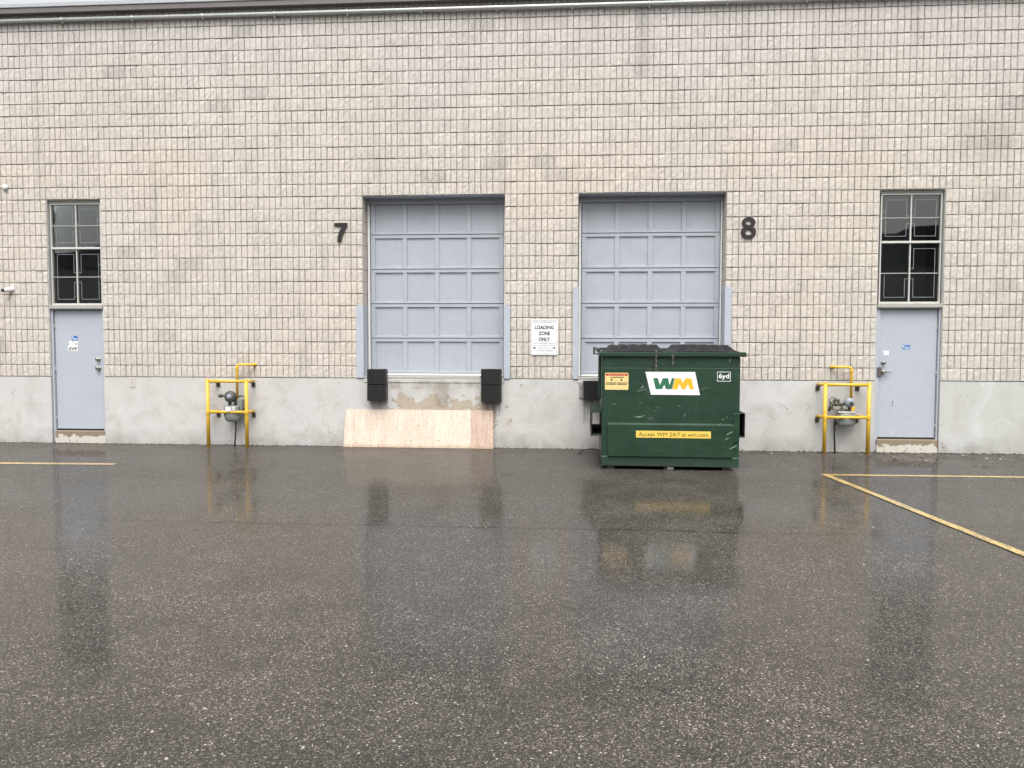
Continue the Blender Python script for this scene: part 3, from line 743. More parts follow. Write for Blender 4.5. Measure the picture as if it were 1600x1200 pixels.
for s_, w_, h_, z_, b_ in (('PRIVATE PROPERTY', .37, .022, .246, 0), ('LOADING', .315, .064, .163, .035), ('ZONE', .19, .064, .065, .035), ('ONLY', .185, .064, -.034, .035),
                           ('UNAUTHORIZED VEHICLES', .375, .019, -.098, 0), ('WILL BE TAGGED AND/OR', .37, .019, -.138, 0), ('TOWED AWAY AT', .225, .019, -.180, 0), ("OWNER'S EXPENSE", .28, .020, -.222, 0)):
    obj('lettering', text_mesh(s_, w_, h_, b_, .0006), M['ink'], sg, (0, -.0026, z_))
for s in (-1, 1):
    bm = bmesh.new(); box(bm, s * .162 - .020, s * .162 + .020, -.0032, -.0018, -.188, -.170); box(bm, s * .162 - .012, s * .162 + .008, -.0033, -.0018, -.1698, -.163); obj('tow_symbol', bm, M['ink'], sg)
for z in (.272, -.268):
    bm = bmesh.new(); cyl(bm, (0, -.0055, z), (0, -.002, z), .007, n=10); obj('screw', bm, M['frame_gr'], sg)

# bay numbers
def arc_pts(cx, cz, rx, rz, n=28): return [(cx + rx * math.cos(2 * math.pi * k / n), cz + rz * math.sin(2 * math.pi * k / n)) for k in range(n)]
def ring(bm, cx, cz, ro, ri, rzo, rzi, y0, y1, n=32):
    O, I = arc_pts(cx, cz, ro, rzo, n), arc_pts(cx, cz, ri, rzi, n)
    V = [[bm.verts.new((u, y, v)) for u, v in p] for p in (O, I) for y in (y0, y1)]
    of, ob, inf, ib = V[0], V[1], V[2], V[3]; fs = []
    for k in range(n):
        j = (k + 1) % n
        for q in ((of[k], of[j], inf[j], inf[k]), (ob[j], ob[k], ib[k], ib[j]), (of[j], of[k], ob[k], ob[j]), (inf[k], inf[j], ib[j], ib[k])): fs.append(bm.faces.new(q))
    bmesh.ops.recalc_face_normals(bm, faces=fs)
bm = bmesh.new()
prism(bm, [(-.115, .155), (.107, .155), (.107, .098), (.062, .030), (.024, -.045), (.004, -.155), (-.066, -.155), (-.058, -.075), (-.034, .000), (.004, .072), (.022, .100), (-.115, .100)], -.02, .0)
o = obj('house_number', bm, M['brown'], None, (-3.81, -.004, 3.611)); tag(o, 'dark brown numeral 7 on the block wall left of the first bay', 'house number')
bm = bmesh.new(); ring(bm, 0, .083, .106, .050, .088, .038, -.021, 0); ring(bm, 0, -.072, .120, .060, .100, .046, -.019, 0)
o = obj('house_number', bm, M['brown'], None, (2.889, -.004, 3.625)); tag(o, 'dark brown numeral 8 on the block wall right of the second bay', 'house number')

# corner guards: steel angles wrapped round the bay corners
def corner_guard(xo, xi, z1, label, side):
    """side -1: left corner (xi is the opening edge), +1: right corner"""
    bm = bmesh.new(); t = .010; z0 = 1.168
    c = xi + (.006 if side < 0 else -.006)          # outer face of the return leg inside the opening
    if side < 0: poly = [(xo, -.016), (c, -.016), (c, .255), (c - t * .55, .255), (c - t * .55, -.006), (xo, -.006)]
    else: poly = [(c, -.016), (xo, -.016), (xo, -.006), (c + t * .55, -.006), (c + t * .55, .255), (c, .255)]
    prism(bm, poly, z0, z1, 'Z')
    o = thing('corner_guard', label, 'corner guard', ((xo + xi) / 2, 0, z0), 0, 'steel corner guards beside the loading bays')
    g = obj('angle_iron', bm, M['guard'], o); g.location = (-(xo + xi) / 2, 0, -z0)
    for z in (z0 + .18, z0 + .62, z1 - .15):
        bm = bmesh.new(); xm = (xo + c) / 2; cyl(bm, (xm, -.021, z), (xm, -.0155, z), .010, n=8); b = obj('bolt', bm, M['guard'], o); b.location = (-(xo + xi) / 2, 0, -z0)
corner_guard(-3.565, -3.45, 2.39, 'pale blue steel corner guard at left edge of bay 7', -1)
corner_guard(-.966, -1.06, 2.386, 'pale blue steel corner guard at right edge of bay 7, left of the sign', 1)
corner_guard(.076, .155, 2.694, 'pale blue steel corner guard at left edge of bay 8, right of the sign', -1)
corner_guard(2.640, 2.54, 2.686, 'pale blue steel corner guard at right edge of bay 8, below the numeral 8', 1)

# dock bumpers: stacks of vertical rubber leaves between steel angles
def bumper(cx, w, spans, depth, label, plates=False):
    o = thing('dock_bumper', label, 'dock bumper', (cx, 0, spans[0][0]), 0, 'rubber dock bumpers under the bays')
    for z0, z1 in spans:
        bm = bmesh.new(); n = 11; lw = w / n
        for i in range(n):
            y = -depth + random.uniform(-.004, .006)
            box(bm, -w / 2 + i * lw + .0012, -w / 2 + (i + 1) * lw - .0012, y, -.012, z0 - spans[0][0] + .003 + random.uniform(0, .004), z1 - spans[0][0] - .003 - random.uniform(0, .004), bevel=.003)
        obj('rubber_pad', bm, M['rubber'], o)
    h0, h1 = 0, spans[-1][1] - spans[0][0]
    obj('back_plate', nb(-w / 2 - .012, w / 2 + .012, -.011, .005, h0 + .012, h1 - .012), M['dark_steel'], o)
    for s in (-1, 1):
        obj('side_angle', nb(s * (w / 2 + .005) - .004, s * (w / 2 + .005) + .004, -depth * .55, -.012, h0 + .01, h1 - .01), M['steel' if plates else 'dark_steel'], o)
    for z in ((h0 + h1) * .25, (h0 + h1) * .75):
        bm = bmesh.new(); cyl(bm, (-w / 2 - .022, -depth * .4, z), (w / 2 + .022, -depth * .4, z), .010, n=8); obj('tie_rod', bm, M['dark_steel'], o)
bumper(-3.200, .305, [(.785, 1.062), (1.064, 1.325)], .15, 'black rubber dock bumper under left end of bay 7 door')
bumper(-1.275, .320, [(.780, 1.062), (1.064, 1.335)], .15, 'black rubber dock bumper under right end of bay 7 door, above the plywood end')
bumper(.385, .27, [(.835, 1.150)], .17, 'small black rubber dock bumper half hidden behind the green dumpster', True)
bm = nb(.185, .262, -.012, .004, .845, 1.085, bevel=.002)
for z in (.88, 1.04): cyl(bm, (.215, -.03, z), (.215, -.012, z), .016, n=8)
o = obj('bumper_bracket', bm, M['steel']); tag(o, 'pale steel bracket plate with dark bolts left of the dumpster-side bumper', 'bracket')

# wall light and camera
o = thing('wall_lamp', 'round white fitting on the blocks, upper left above the small camera', 'wall light', (-9.72, 0, 4.43))
bm = bmesh.new(); lathe(bm, [(.046, .0), (.048, -.018), (.042, -.036), (.027, -.048), (.008, -.053)], (0, 0, 0), 'Y', 20); obj('cover', bm, M['white'], o)
bm = bmesh.new(); lathe(bm, [(.054, .012), (.054, -.006)], (0, 0, 0), 'Y', 20); obj('rim', bm, M['frame_gr'], o)
o = thing('security_camera', 'small white bullet camera with dark lens on the wall left of the SVP door', 'camera', (-9.69, 0, 2.66))
bm = bmesh.new(); lathe(bm, [(.045, .006), (.045, -.02), (.02, -.03)], (.03, 0, .02), 'Y', 16); obj('mount', bm, M['white'], o)
bm = bmesh.new(); cyl(bm, (.045, -.04, .014), (-.035, -.095, -.002), .036, .036, 18); obj('housing', bm, M['white'], o)
bm = bmesh.new(); cyl(bm, (-.0335, -.0941, -.0017), (-.075, -.122, -.010), .031, .026, 16); obj('lens', bm, M['black'], o)

# ------------------------------------------------------------------ gas meters and their guards
def meter_guard(xs, y, xw, label):
    g = thing('pipe_guard', label, 'guard rail', ((xs[0] + xs[1]) / 2, y, 0), 0, 'yellow pipe guards round the gas meters')
    cx = (xs[0] + xs[1]) / 2; r = .030; ZT_, ZM = 1.125, .590
    for x in xs:
        bm = bmesh.new(); cyl(bm, (x - cx, 0, 0), (x - cx, 0, ZT_ - .002), r, n=16)
        lathe(bm, [(r, ZT_ - .004), (r * .96, ZT_ + .010), (r * .7, ZT_ + .022), (.006, ZT_ + .028)], (x - cx, 0, 0), 'Z', 16)
        lathe(bm, [(r + .001, ZM - .045), (r + .005, ZM - .03), (r + .005, ZM + .03), (r + .001, ZM + .045)], (x - cx, 0, 0), 'Z', 16)
        obj('post', bm, M['yellow'], g)
    for z in (ZT_ - .018, ZM):
        bm = bmesh.new(); cyl(bm, (xs[0] - cx, 0, z), (xs[1] - cx, 0, z), r * .82, n=14); obj('cross_rail', bm, M['yellow'], g)
        for x, w in zip(xs, xw):
            bm = bmesh.new(); cyl(bm, (x - cx, 0, z), (w - cx, -y - .006, z - .004), r * .82, n=14); obj('return_rail', bm, M['yellow'], g)
            bm = bmesh.new(); X = w - cx; box(bm, X - .032, X + .032, -y - .012, -y + .004, z - .105, z - .030, bevel=.002); box(bm, X - .032, X + .032, -y - .07, -y - .0125, z - .042, z - .0305, bevel=.002)
            obj('wall_bracket', bm, M['dark_steel'], g)
    return g
meter_guard((-6.055, -5.385), -.25, (-5.985, -5.365), 'yellow pipe guard round the gas meter right of the SVP door')
meter_guard((4.075, 4.748), -.255, (4.035, 4.655), 'yellow pipe guard round the gas meter left of the right door')

def meter(cx, dirn, style, label):
    """local: x along wall, y out of wall negative. dirn +1: the riser turns right at the top"""
    g = thing('gas_meter', label, 'gas meter', (cx, 0, 0), 0, 'gas meters on the wall')
    yc = -.16
    # riser to the wall
    rx = .055 if style == 0 else .155; tx = rx + .265 * dirn; top = 1.385
    bm = bmesh.new()
    pts = [(rx, -.12, .80), (rx, -.12, top - .05)] + [(rx + .05 * dirn * (1 - math.cos(a)), -.12, top - .05 + .05 * math.sin(a)) for a in np.linspace(.3, math.pi / 2, 5)] + [(tx - .05 * dirn, -.10, top), (tx, -.06, top), (tx, .012, top)]
    tube(bm, pts, .021, 12); lathe(bm, [(.027, top - .09), (.029, top - .08), (.029, top - .045), (.026, top - .035)], (rx, -.12, 0), 'Z', 14)
    obj('riser_pipe', bm, M['yellow'], g)
    bm = bmesh.new(); lathe(bm, [(.032, .01), (.034, -.006), (.024, -.02)], (tx, 0, top), 'Y', 12); obj('wall_sleeve', bm, M['yellow'], g)
    if style == 0:
        bm = bmesh.new(); lathe(bm, [(.055, -.05), (.085, -.045), (.098, -.02), (.098, .02), (.085, .04), (.05, .055)], (-.035, yc - .03, .845), 'Y', 22); obj('regulator', bm, M['meter_dark'], g)
        bm = bmesh.new(); lathe(bm, [(.020, -.085), (.030, -.08), (.048, -.055), (.05, -.05)], (-.035, yc - .03, .845), 'Y', 18); obj('regulator_cap', bm, M['regul'], g)
        bm = bmesh.new(); tube(bm, [(-.10, yc - .02, .850), (-.16, yc - .03, .862), (-.205, yc - .035, .858)], .020, 10); lathe(bm, [(.024, -.03), (.032, -.02), (.032, .02), (.022, .03)], (-.205, yc - .035, .858), 'X', 12)
        cyl(bm, (-.06, yc, .77), (-.06, yc, .69), .028, n=12); cyl(bm, (.03, yc + .02, .80), (.03, yc + .02, .69), .026, n=12)
        obj('vent_fitting', bm, M['meter_dark'], g)
        bm = nb(-.135, .125, yc - .095, yc + .075, .575, .695, bevel=.022, seg=3); obj('meter_head', bm, M['meter'], g)
        obj('index_box', nb(-.085, .005, yc - .125, yc - .094, .60, .675, bevel=.006), M['white'], g); obj('index_box', nb(.020, .085, yc - .118, yc - .094, .605, .68, bevel=.006), M['frame_wh'], g)
        bm = bmesh.new(); lathe(bm, [(.155, .572), (.158, .55), (.152, .50), (.135, .455), (.105, .425), (.05, .418)], (-.005, yc + .0, 0), 'Z', 24)
        for v in bm.verts: v.co.y = yc + (v.co.y - yc) * .62
        obj('meter_bowl', bm, M['meter'], g)
        obj('side_body', nb(.08, .165, yc - .02, yc + .10, .60, .80, bevel=.015, seg=2), M['meter'], g)
        bm = bmesh.new(); tube(bm, [(.10, yc, .845), (.16, yc - .01, .865), (.225, yc, .82), (.245, yc, .73), (.215, yc, .65), (.16, yc, .62)], .010, 8); obj('hose', bm, M['black'], g)
        bm = bmesh.new(); tube(bm, [(.03, yc + .02, .44), (.03, yc + .02, .30), (.022, yc + .01, .15), (.015, yc, .0)], .014, 8); obj('drain_line', bm, M['black'], g)
    else:
        bm = bmesh.new(); lathe(bm, [(.03, -.085), (.045, -.08), (.062, -.06), (.075, -.05), (.08, -.02), (.07, .02), (.04, .04)], (.095, yc - .04, .825), 'Y', 22); obj('regulator', bm, M['regul'], g)
        bm = bmesh.new(); lathe(bm, [(.01, -.092), (.026, -.088), (.026, -.08)], (.105, yc - .04, .815), 'Y', 14); obj('regulator_port', bm, M['black'], g)
        bm = bmesh.new(); 
        tube(bm, [(.06, yc, .80), (-.02, yc - .01, .79), (-.10, yc - .02, .80), (-.185, yc - .02, .80)], .024, 10)
        for x, r in ((-.04, .036), (-.10, .045), (-.16, .038)): lathe(bm, [(r * .8, -.022), (r, -.016), (r, .016), (r * .8, .022)], (x, yc - .015, .80), 'X', 8)
        cyl(bm, (-.10, yc - .02, .80), (-.10, yc - .05, .87), .014, n=8); box(bm, -.15, -.05, yc - .062, yc - .045, .862, .878, bevel=.004)
        tube(bm, [(-.17, yc, .80), (-.175, yc + .03, .74), (-.175, yc + .06, .68)], .02, 8)
        cyl(bm, (.00, yc, .78), (.00, yc, .68), .024, n=10); cyl(bm, (.12, yc, .76), (.12, yc, .68), .026, n=10)
        tube(bm, [(-.185, yc - .02, .80), (-.20, yc, .86), (-.15, yc + .02, .90), (-.08, yc + .02, .88)], .008, 6)
        for x, z in ((-.13, .845), (-.07, .845), (-.19, .765), (-.02, .735), (.05, .70)): lathe(bm, [(.012, -.03), (.026, -.026), (.026, -.006), (.014, 0)], (x, yc - .02, z), 'Y', 6)
        box(bm, -.12, .10, yc - .05, yc - .02, .690, .716, bevel=.004); box(bm, -.19, -.13, yc - .03, yc + .03, .70, .765, bevel=.012)
        obj('valve_train', bm, M['valve'], g)
        obj('yellow_tag', nb(.12, .175, yc - .09, yc - .075, .70, .755, bevel=.004), M['gold'], g)
        bm = nb(-.075, .175, yc - .085, yc + .085, .655, .682, bevel=.006); obj('meter_flange', bm, M['frame_wh'], g)
        bm = bmesh.new(); lathe(bm, [(.135, .652), (.148, .63), (.148, .50), (.135, .46), (.115, .448)], (.065, 0, 0), 'Z', 28)
        for v in bm.verts: v.co.y = yc + v.co.y * .68
        obj('meter_bowl', bm, M['meter'], g)
        obj('index_plate', nb(.015, .085, yc - .108, yc - .098, .555, .600, bevel=.004), M['frame_wh'], g)
        obj('mounting_arm', nb(.20, .26, yc - .01, yc + .16, .575, .592, bevel=.003), M['dark_steel'], g)
        bm = bmesh.new(); tube(bm, [(-.075, yc + .02, .62), (-.095, yc + .03, .50), (-.095, yc + .03, .30), (-.085, yc + .01, .0)], .014, 8); obj('drain_line', bm, M['black'], g)
        bm = nb(-.085, -.03, yc - .04, yc + .04, .455, .52, bevel=.01); obj('drip_leg', bm, M['meter_dark'], g)
    return g
meter(-5.655, 1, 0, 'dark gas meter with round regulator behind the yellow guard by the SVP door')
meter(4.365, -1, 1, 'pale round-bodied gas meter with valves behind the yellow guard by the right door')

# ------------------------------------------------------------------ plywood sheet leaning on the foundation
pw = thing('plywood_board', 'long pale plywood board leaning on the foundation under bay 7', 'plywood', (-2.51, -.098, .0), R(-.75))
L, H, T = 2.555, .640, .016
lean = Matrix.Rotation(R(-8.0), 4, 'X')
def ply_piece(x0, x1, y0, y1, mat, name, lab=None, seed=0):
    bm = nb(x0, x1, y0, y1, .002, H, bevel=.0008)
    for v in bm.verts:
        if abs(v.co.x + L / 2) < .003: v.co.x += .028 * v.co.z / H      # left end cut slightly out of square
        if abs(v.co.x - L / 2) < .003: v.co.x -= .015 * v.co.z / H
    bm.transform(lean); obj(name, bm, M[mat], pw, label=lab)
ply_piece(-L / 2, L / 2, 0, T - .003, 'core', 'board_core')
for a, b, m_, lab in ((-L / 2, -1.112, 'ply1', None), (-1.110, .260, 'ply1', None), (.262, .892, 'ply2', None), (.894, L / 2, 'ply3', 'pinkish veneer strip at the right end')):
    ply_piece(a, b, -.0035, -.0004, m_, 'veneer', lab)

# ------------------------------------------------------------------ dumpster
DX, DY = 1.405, -2.075
D_ = thing('dumpster', 'dark green steel dumpster with black lids standing before bay 8', 'dumpster', (DX, DY, 0), R(-1.2))
G = M['dgreen']; hw = .938
bm = bmesh.new()
prism(bm, [(.0, .05), (1.58, .05), (1.63, .16), (1.63, 1.60), (.006, 1.574), (.006, 1.414), (.0, 1.408)], -hw, hw, 'X')
bmesh.ops.bevel(bm, geom=[e for e in bm.edges if abs((e.verts[0].co - e.verts[1].co).normalized().x) < .5], offset=.012, segments=2, affect='EDGES')
obj('body', bm, G, D_)
bm = bmesh.new(); prism(bm, [(-.034, .190), (-.034, .628), (-.004, .652), (.002, .652), (.002, .190)], -.853, .848, 'X'); obj('front_stiffener', bm, G, D_)
bm = bmesh.new(); prism(bm, [(-.010, .055), (-.010, .178), (-.004, .186), (.002, .186), (.002, .055)], -hw + .006, hw - .006, 'X'); obj('base_channel', bm, G, D_)
bm = bmesh.new(); box(bm, -.966, 1.010, -.036, .0, 1.570, 1.628, bevel=.006); box(bm, -.966, -.932, .001, 1.66, 1.575, 1.632, bevel=.006); box(bm, .976, 1.010, .001, 1.66, 1.575, 1.632, bevel=.006); box(bm, -.93, .974, 1.632, 1.666, 1.575, 1.632, bevel=.006)
obj('top_rim', bm, G, D_)
for s in (-1, 1):
    for y in (.45, 1.15):
        bm = nb(min(s * hw, s * (hw + .03)) + (.001 if s > 0 else 0), max(s * hw, s * (hw + .03)) - (.001 if s < 0 else 0), y, y + .07, .95, 1.572, bevel=.004); obj('side_rib', bm, G, D_)
# fork sleeves
for s in (-1, 1):
    sl = bpy.data.objects.new('fork_sleeve', None); link(sl); sl.parent = D_
    xi, xo = s * (hw + .001), s * (hw + (.150 if s < 0 else .078)); y0, y1, z0, z1 = .02, 1.56, .462, .800
    def sb(a, b, ya, yb, za, zb, mat): obj('sleeve_plate', nb(min(a, b), max(a, b), ya, yb, za, zb, bevel=.003), mat, sl)
    sb(xo, xo - s * .012, y0, y1, z0, z1, M['dgreen_in']); sb(xi, xo - s * .0125, y0, y1, z0, z0 + .012, M['dgreen_in']); sb(xi, xo - s * .0125, y0, y1, z1 - .012, z1, M['dgreen_in'])
    if s < 0:
        bm = bmesh.new(); prism(bm, [(xi, z1 + .001), (xo, z1 + .001), (xi - .055, z1 + .065), (xi, z1 + .065)], y0, y0 + .012, 'Y'); obj('sleeve_gusset', bm, G, sl)
        sb(xo + .002, xo + .018, y0 - .008, y0 - .0005, z0, z1, M['dgreen_in'])
    else:
        bm = nb(.838, hw - .001, -.014, -.0005, .40, .80, bevel=.004); obj('sleeve_gusset', bm, G, sl)
# skids and caster pads
bm = bmesh.new()
for x in (-.80, -.02, .78): box(bm, x - .05, x + .05, .06, 1.5, 0, .0495)
obj('skid', bm, M['dark_steel'], D_)
obj('jack_pad', nb(-.03, .06, .015, .058, .004, .045, bevel=.006), M['steel'], D_)
# lids: two ribbed plastic flaps
def lid(x0, x1):
    nx, ny = 76, 16; bm = bmesh.new(); g = []
    for j in range(ny + 1):
        y = -.030 + 1.66 * j / ny; row = []
        for i in range(nx + 1):
            u = i / nx; x = x0 + (x1 - x0) * u
            arch = min(1, 5.0 * u, 5.0 * (1 - u)); arch = arch * arch * (3 - 2 * arch)
            hump = abs(math.sin(math.pi * (u * 6.5 + .35 * min(1, j / 4))))
            fr = min(1, j / 3.0 + .12)
            z = 1.634 + fr * arch * (.030 + .074 * hump ** .6) + .006 * math.sin(5 * u + x0)
            row.append(bm.verts.new((x, y, z)))
        g.append(row)
    for j in range(ny):
        for i in range(nx): f = bm.faces.new((g[j][i], g[j][i + 1], g[j + 1][i + 1], g[j + 1][i])); f.smooth = True
    for i in range(nx):                                     # front lip
        a, b = g[0][i], g[0][i + 1]
        if i == 0: lo = [bm.verts.new((v.co.x, v.co.y - .002, 1.630)) for v in g[0]]
        bm.faces.new((a, lo[i], lo[i + 1], b))
    bmesh.ops.recalc_face_normals(bm, faces=bm.faces)
    if sum(f.normal.z for f in bm.faces) < 0: bmesh.ops.reverse_faces(bm, faces=bm.faces)
    return bm
obj('lid', lid(-.955, .005), M['lid'], D_); obj('lid', lid(.015, .995), M['lid'], D_)
bm = bmesh.new(); cyl(bm, (-1.01, 1.655, 1.672), (1.03, 1.655, 1.672), .017, n=10); box(bm, -1.045, -1.012, 1.60, 1.70, 1.58, 1.70, bevel=.004)
cyl(bm, (-.985, .30, 1.655), (-.985, .36, 1.655), .03, n=8)
obj('hinge_rod', bm, G, D_)
bm = bmesh.new(); tube(bm, [(-.966, .10, 1.60), (-1.04, .10, 1.61), (-1.05, .10, 1.66), (-.985, .10, 1.675), (-.955, .10, 1.655)], .010, 8); obj('lid_hook', bm, M['dark_steel'], D_)
# chains
def chain(x, z1, z0):
    bm = bmesh.new(); n = max(3, int((z1 - z0) / .030)); h = (z1 - z0) / n
    for k in range(n):
        z = z1 - (k + .5) * h; pts = []
        for a in np.linspace(0, 2 * math.pi, 9):
            u, v = .0095 * math.cos(a), (h * .62) * math.sin(a)
            off = (u, 0) if k % 2 == 0 else (0, u)
            pts.append((x + off[0] + .0015 * k % .004, -.046 + off[1], z + v))
        tube(bm, pts, .0034, 5)
    obj('chain', bm, M['chain'], D_)
chain(-.205, 1.672, 1.372); chain(.022, 1.590, 1.442)
bm = bmesh.new(); lathe(bm, [(.018, -.004), (.018, .002)], (-.245, 0, 1.445), 'Y', 12); obj('rust_hole', bm, M['brown'], D_)
# company mark: white slanted panel, green W, gold M
def px(X, Z): return (X - DX, Z)
bm = bmesh.new(); prism(bm, [px(1.062, 1.360), px(1.735, 1.361), px(1.806, 1.044), px(1.140, 1.045)], -.0016, .0008); obj('logo_panel', bm, M['white'], D_)
zt, zb = 1.274, 1.124
W_ = [px(1.170, zt), px(1.232, zt), px(1.262, zb + .055), px(1.300, zt), px(1.372, zt), px(1.392, zb + .055), px(1.424, zt), px(1.462, zt), px(1.424, zb), px(1.345, zb), px(1.322, zb + .062), px(1.290, zb), px(1.205, zb)]
bm = bmesh.new(); prism(bm, W_, -.0040, -.0020); obj('logo_letter', bm, M['lgreen'], D_)
M_ = [px(1.467, zt), px(1.545, zt), px(1.568, zt - .066), px(1.606, zt), px(1.686, zt), px(1.722, zb), px(1.662, zb), px(1.641, zb + .075), px(1.605, zb), px(1.560, zb), px(1.527, zb + .075), px(1.500, zb), px(1.429, zb)]
bm = bmesh.new(); prism(bm, M_, -.0040, -.0020); obj('logo_letter', bm, M['gold'], D_)
bm = bmesh.new(); prism(bm, [px(.990, 1.125), px(1.048, 1.150), px(1.028, 1.170)], -.0022, 0); prism(bm, [px(.955, 1.085), px(1.085, 1.122), px(1.085, 1.128), px(.960, 1.095)], -.0022, 0)
prism(bm, [px(.895, .748), px(.99, .722), px(1.08, .765), px(.99, .742)], -.0018, 0)
for _ in range(15):
    zone = random.choice([(.55, .90, .20, .62), (.62, .92, .62, .86), (-.88, -.45, .78, .92), (-.9, .9, .70, 1.05), (-.9, .9, 1.40, 1.56)])
    x, z = random.uniform(*zone[:2]), random.uniform(*zone[2:]); a = random.choice([.1, .5, 1.0, 2.6]) + random.uniform(-.3, .3); l = random.uniform(.015, .075); w = random.uniform(.0015, .005)
    y = -.0362 if z < .63 and abs(x) < .84 else -.0022
    prism(bm, [(x, z), (x + l * .5 * math.cos(a) + w, z + l * .5 * math.sin(a) - w), (x + l * math.cos(a), z + l * math.sin(a)), (x + l * .5 * math.cos(a) - w, z + l * .5 * math.sin(a) + w)], y, y + .0025)
for (x, z, l) in ((.76, .50, .085), (.80, .30, .10), (.74, .43, .06)):          # bent, scraped lower right corner
    prism(bm, [(x, z), (x + l, z + l * .5), (x + l * .9, z + l * .62), (x + .004, z + .018)], -.0366, -.0340)
obj('paint_scrape', bm, M['dgl'], D_)
# size sticker
def frame_rect(bm, x0, x1, z0, z1, t, y0, y1):
    box(bm, x0, x1, y0, y1, z0, z0 + t); box(bm, x0, x1, y0, y1, z1 - t, z1); box(bm, x0, x0 + t, y0, y1, z0 + t, z1 - t); box(bm, x1 - t, x1, y0, y1, z0 + t, z1 - t)
bm = bmesh.new(); frame_rect(bm, 2.033 - DX, 2.213 - DX, 1.234, 1.366, .006, -.0016, .0006); obj('size_sticker', bm, M['white'], D_)
obj('lettering', text_mesh('6yd', .142, .086, .02, .0008), M['white'], D_, (2.123 - DX, -.0012, 1.298))
# warning label
bm = bmesh.new(); prism(bm, [(.671 - DX + u, 1.2265 + v) for u, v in rrect(.322, .235, .014)], -.0014, .0008); wl_ = obj('warning_label', bm, M['lblyel2'], D_)
bm = nb(.517 - DX, .825 - DX, -.0026, -.0016, 1.300, 1.336); obj('label_header', bm, M['red'], wl_)
obj('lettering', text_mesh('DO NOT PARK', .19, .020, .0, .0005), M['ink'], wl_, (.671 - DX, -.0032, 1.318))
for s in (-1, 1):
    bm = bmesh.new(); x = .671 - DX + s * .135; prism(bm, [(x + s * .016, 1.318), (x - s * .010, 1.331), (x - s * .010, 1.305)], -.0036, -.0028); obj('label_arrow', bm, M['brown'], wl_)
bm = bmesh.new()
for z, x0, x1 in ((1.282, .58, .77), (1.205, .522, .663), (1.205, .672, .82), (1.186, .522, .655), (1.186, .675, .815)):
    box(bm, x0 - DX, x1 - DX, -.0026, -.0016, z - .006, z + .004)
for x in (.60, .735):
    cyl(bm, (x - DX, -.0026, 1.246), (x - DX, -.0016, 1.246), .014, n=10)
obj('label_print', bm, M['ink'], wl_)
# web-address strip on the stiffener
bm = nb(.940 - DX, 1.955 - DX, -.0358, -.0342, .452, .548); st_ = obj('address_strip', bm, M['lblyel'], D_)
obj('lettering', text_mesh('Access WM 24/7 at wm.com', .945, .054, .0, .0006), M['ink'], st_, (1.4475 - DX, -.0364, .500))

# ------------------------------------------------------------------ loose things on the ground
bm = bmesh.new(); tube(bm, [(.17, -.62, .008), (.20, -.45, .012), (.27, -.28, .03), (.40, -.20, .04), (.52, -.22, .02), (.62, -.25, .01)], .007, 6)
o = obj('loose_cable', bm, M['black']); tag(o, 'thin black cable curling on the asphalt behind the dumpster corner', 'cable')
def leaf_litter():
    Vv, Ff = [], []
    def chip(x, y, s, fl):
        n = random.randint(4, 6); a0 = random.uniform(0, 6.28); asp = random.uniform(.25, .8); base = len(Vv); th = random.uniform(0, 6.28)
        for k in range(n):
            a = 2 * math.pi * k / n; u, v = s * random.uniform(.7, 1.1) * math.cos(a), s * asp * random.uniform(.7, 1.1) * math.sin(a)
            Vv.append((x + u * math.cos(th) - v * math.sin(th), y + u * math.sin(th) + v * math.cos(th), .003 + fl * random.uniform(0, 1)))
        Vv.append((x, y, .004 + fl * 1.3))
        for k in range(n): Ff.append((base + k, base + (k + 1) % n, base + n))
    for _ in range(220): chip(random.uniform(2.5, 7.4), -abs(random.gauss(0, .28)) - .03, random.uniform(.008, .035), .008)
    for _ in range(40): chip(random.uniform(4.8, 7.2), random.uniform(-1.5, -.5), random.uniform(.01, .06), .006)
    for _ in range(170): chip(random.uniform(-9.8, 2.4), -abs(random.gauss(0, .10)) - .02, random.uniform(.006, .020), .006)
    return np.array(Vv), Ff
V, F = leaf_litter(); m = bpy.data.meshes.new('litter'); m.from_pydata(V.tolist(), [], F)
t = NT('litter'); cl = t.xyz(t.vor(9).outputs['Color'])[0]
m.materials.append(t.out(t.ramp(cl, (.2, (.035, .027, .02)), (.6, (.11, .085, .06)), (.86, (.30, .26, .20)), (.95, (.5, .48, .44)), interp='CONSTANT'), .7))
obj('leaf_litter', m, kind='stuff')
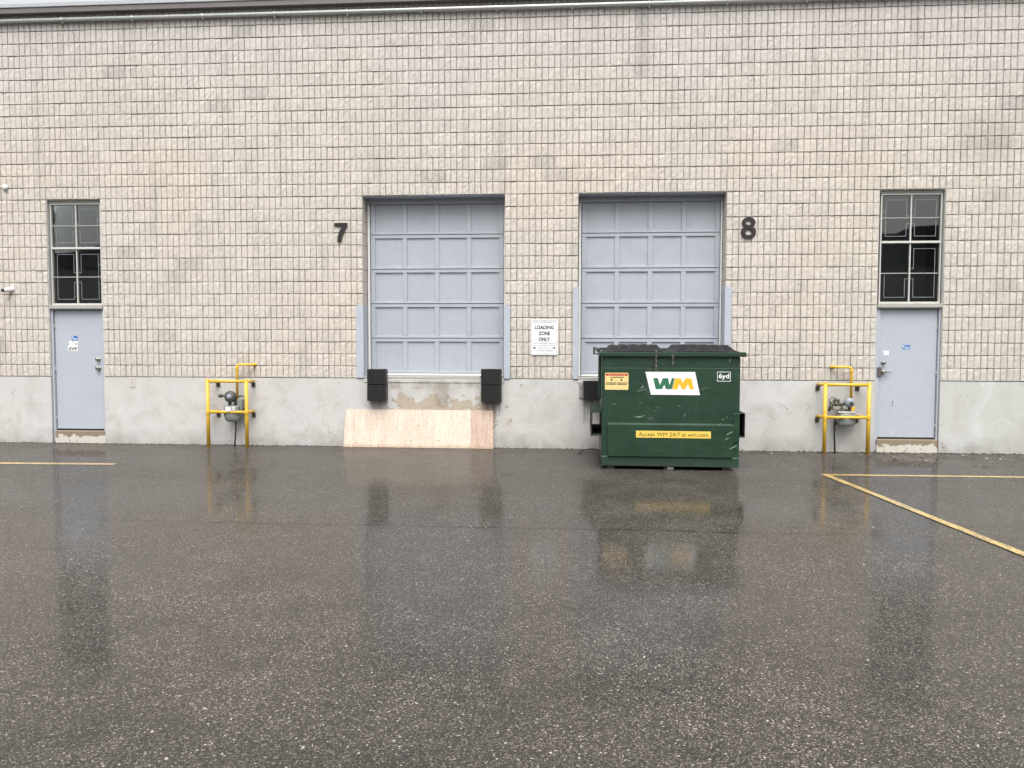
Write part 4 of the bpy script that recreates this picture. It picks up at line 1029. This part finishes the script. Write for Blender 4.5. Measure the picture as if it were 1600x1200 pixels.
def specks():
    Vv, Ff = [], []
    for _ in range(70):
        y = random.uniform(-10.6, -.6); x = random.uniform(-.85, .85) * (12.8 + y) + random.uniform(-.3, .3); s = random.uniform(.004, .0105); h = s * random.uniform(.4, .8)
        b = len(Vv); n = 6
        for k in range(n): a = 2 * math.pi * k / n + random.uniform(-.2, .2); Vv.append((x + s * random.uniform(.7, 1.2) * math.cos(a), y + s * random.uniform(.5, 1.1) * math.sin(a), .0))
        for k in range(n): a = 2 * math.pi * k / n; Vv.append((x + s * .55 * math.cos(a), y + s * .5 * math.sin(a), h))
        for k in range(n): Ff.append((b + k, b + (k + 1) % n, b + n + (k + 1) % n, b + n + k))
        Ff.append(tuple(b + n + k for k in range(n)))
    return Vv, Ff
V, F = specks(); m = bpy.data.meshes.new('pebbles'); m.from_pydata(V, [], F); m.materials.append(flat('pale_pebble', (.33, .30, .26), .6)); obj('pebbles', m, kind='stuff')

Vv, Ff = [], []
for _ in range(1500):
    x = random.uniform(-11, 9.5); y = -abs(random.gauss(0, .035)) + .004; s_ = random.uniform(.006, .022) * (1.3 if x > 2.4 else 1); h = s_ * random.uniform(.3, .9); b = len(Vv); n = 5; yy = random.uniform(.4, .8)
    for k in range(n): a = 2 * math.pi * k / n; q = random.uniform(.7, 1.3); Vv.append((x + s_ * 1.5 * q * math.cos(a), y + s_ * yy * q * math.sin(a), 0))
    Vv.append((x + random.uniform(-.3, .3) * s_, y, h))
    for k in range(n): Ff.append((b + k, b + (k + 1) % n, b + n))
m = bpy.data.meshes.new('dirt'); m.from_pydata(Vv, [], Ff)
t = NT('washed_dirt'); m.materials.append(t.out(t.mix(t.noise(12, 3), (.022, .018, .015), (.075, .062, .05)), .9)); obj('dirt', m, kind='stuff')

# ------------------------------------------------------------------ across the lot (only mirrored in the glass)
ob = thing('opposite_building', 'low dark warehouse across the lot mirrored in the window panes', 'building', (0, -52, 0))
bm = bmesh.new(); prism(bm, [(-70, 0), (70, 0), (70, 8.4), (-70, 8.4)], -12, 0); obj('wall', bm, M['hill'], ob)
bm = bmesh.new()
prism(bm, [(-71, 8.42), (-1, 8.42), (-9, 10.2), (-20, 11.6), (-30, 11.0), (-52, 9.4)], -12.4, .4); prism(bm, [(1, 8.42), (71, 8.42), (58, 9.6), (32, 11.5), (22, 10.6), (12, 11.2)], -12.4, .4)
obj('roof', bm, M['roofdk'], ob)
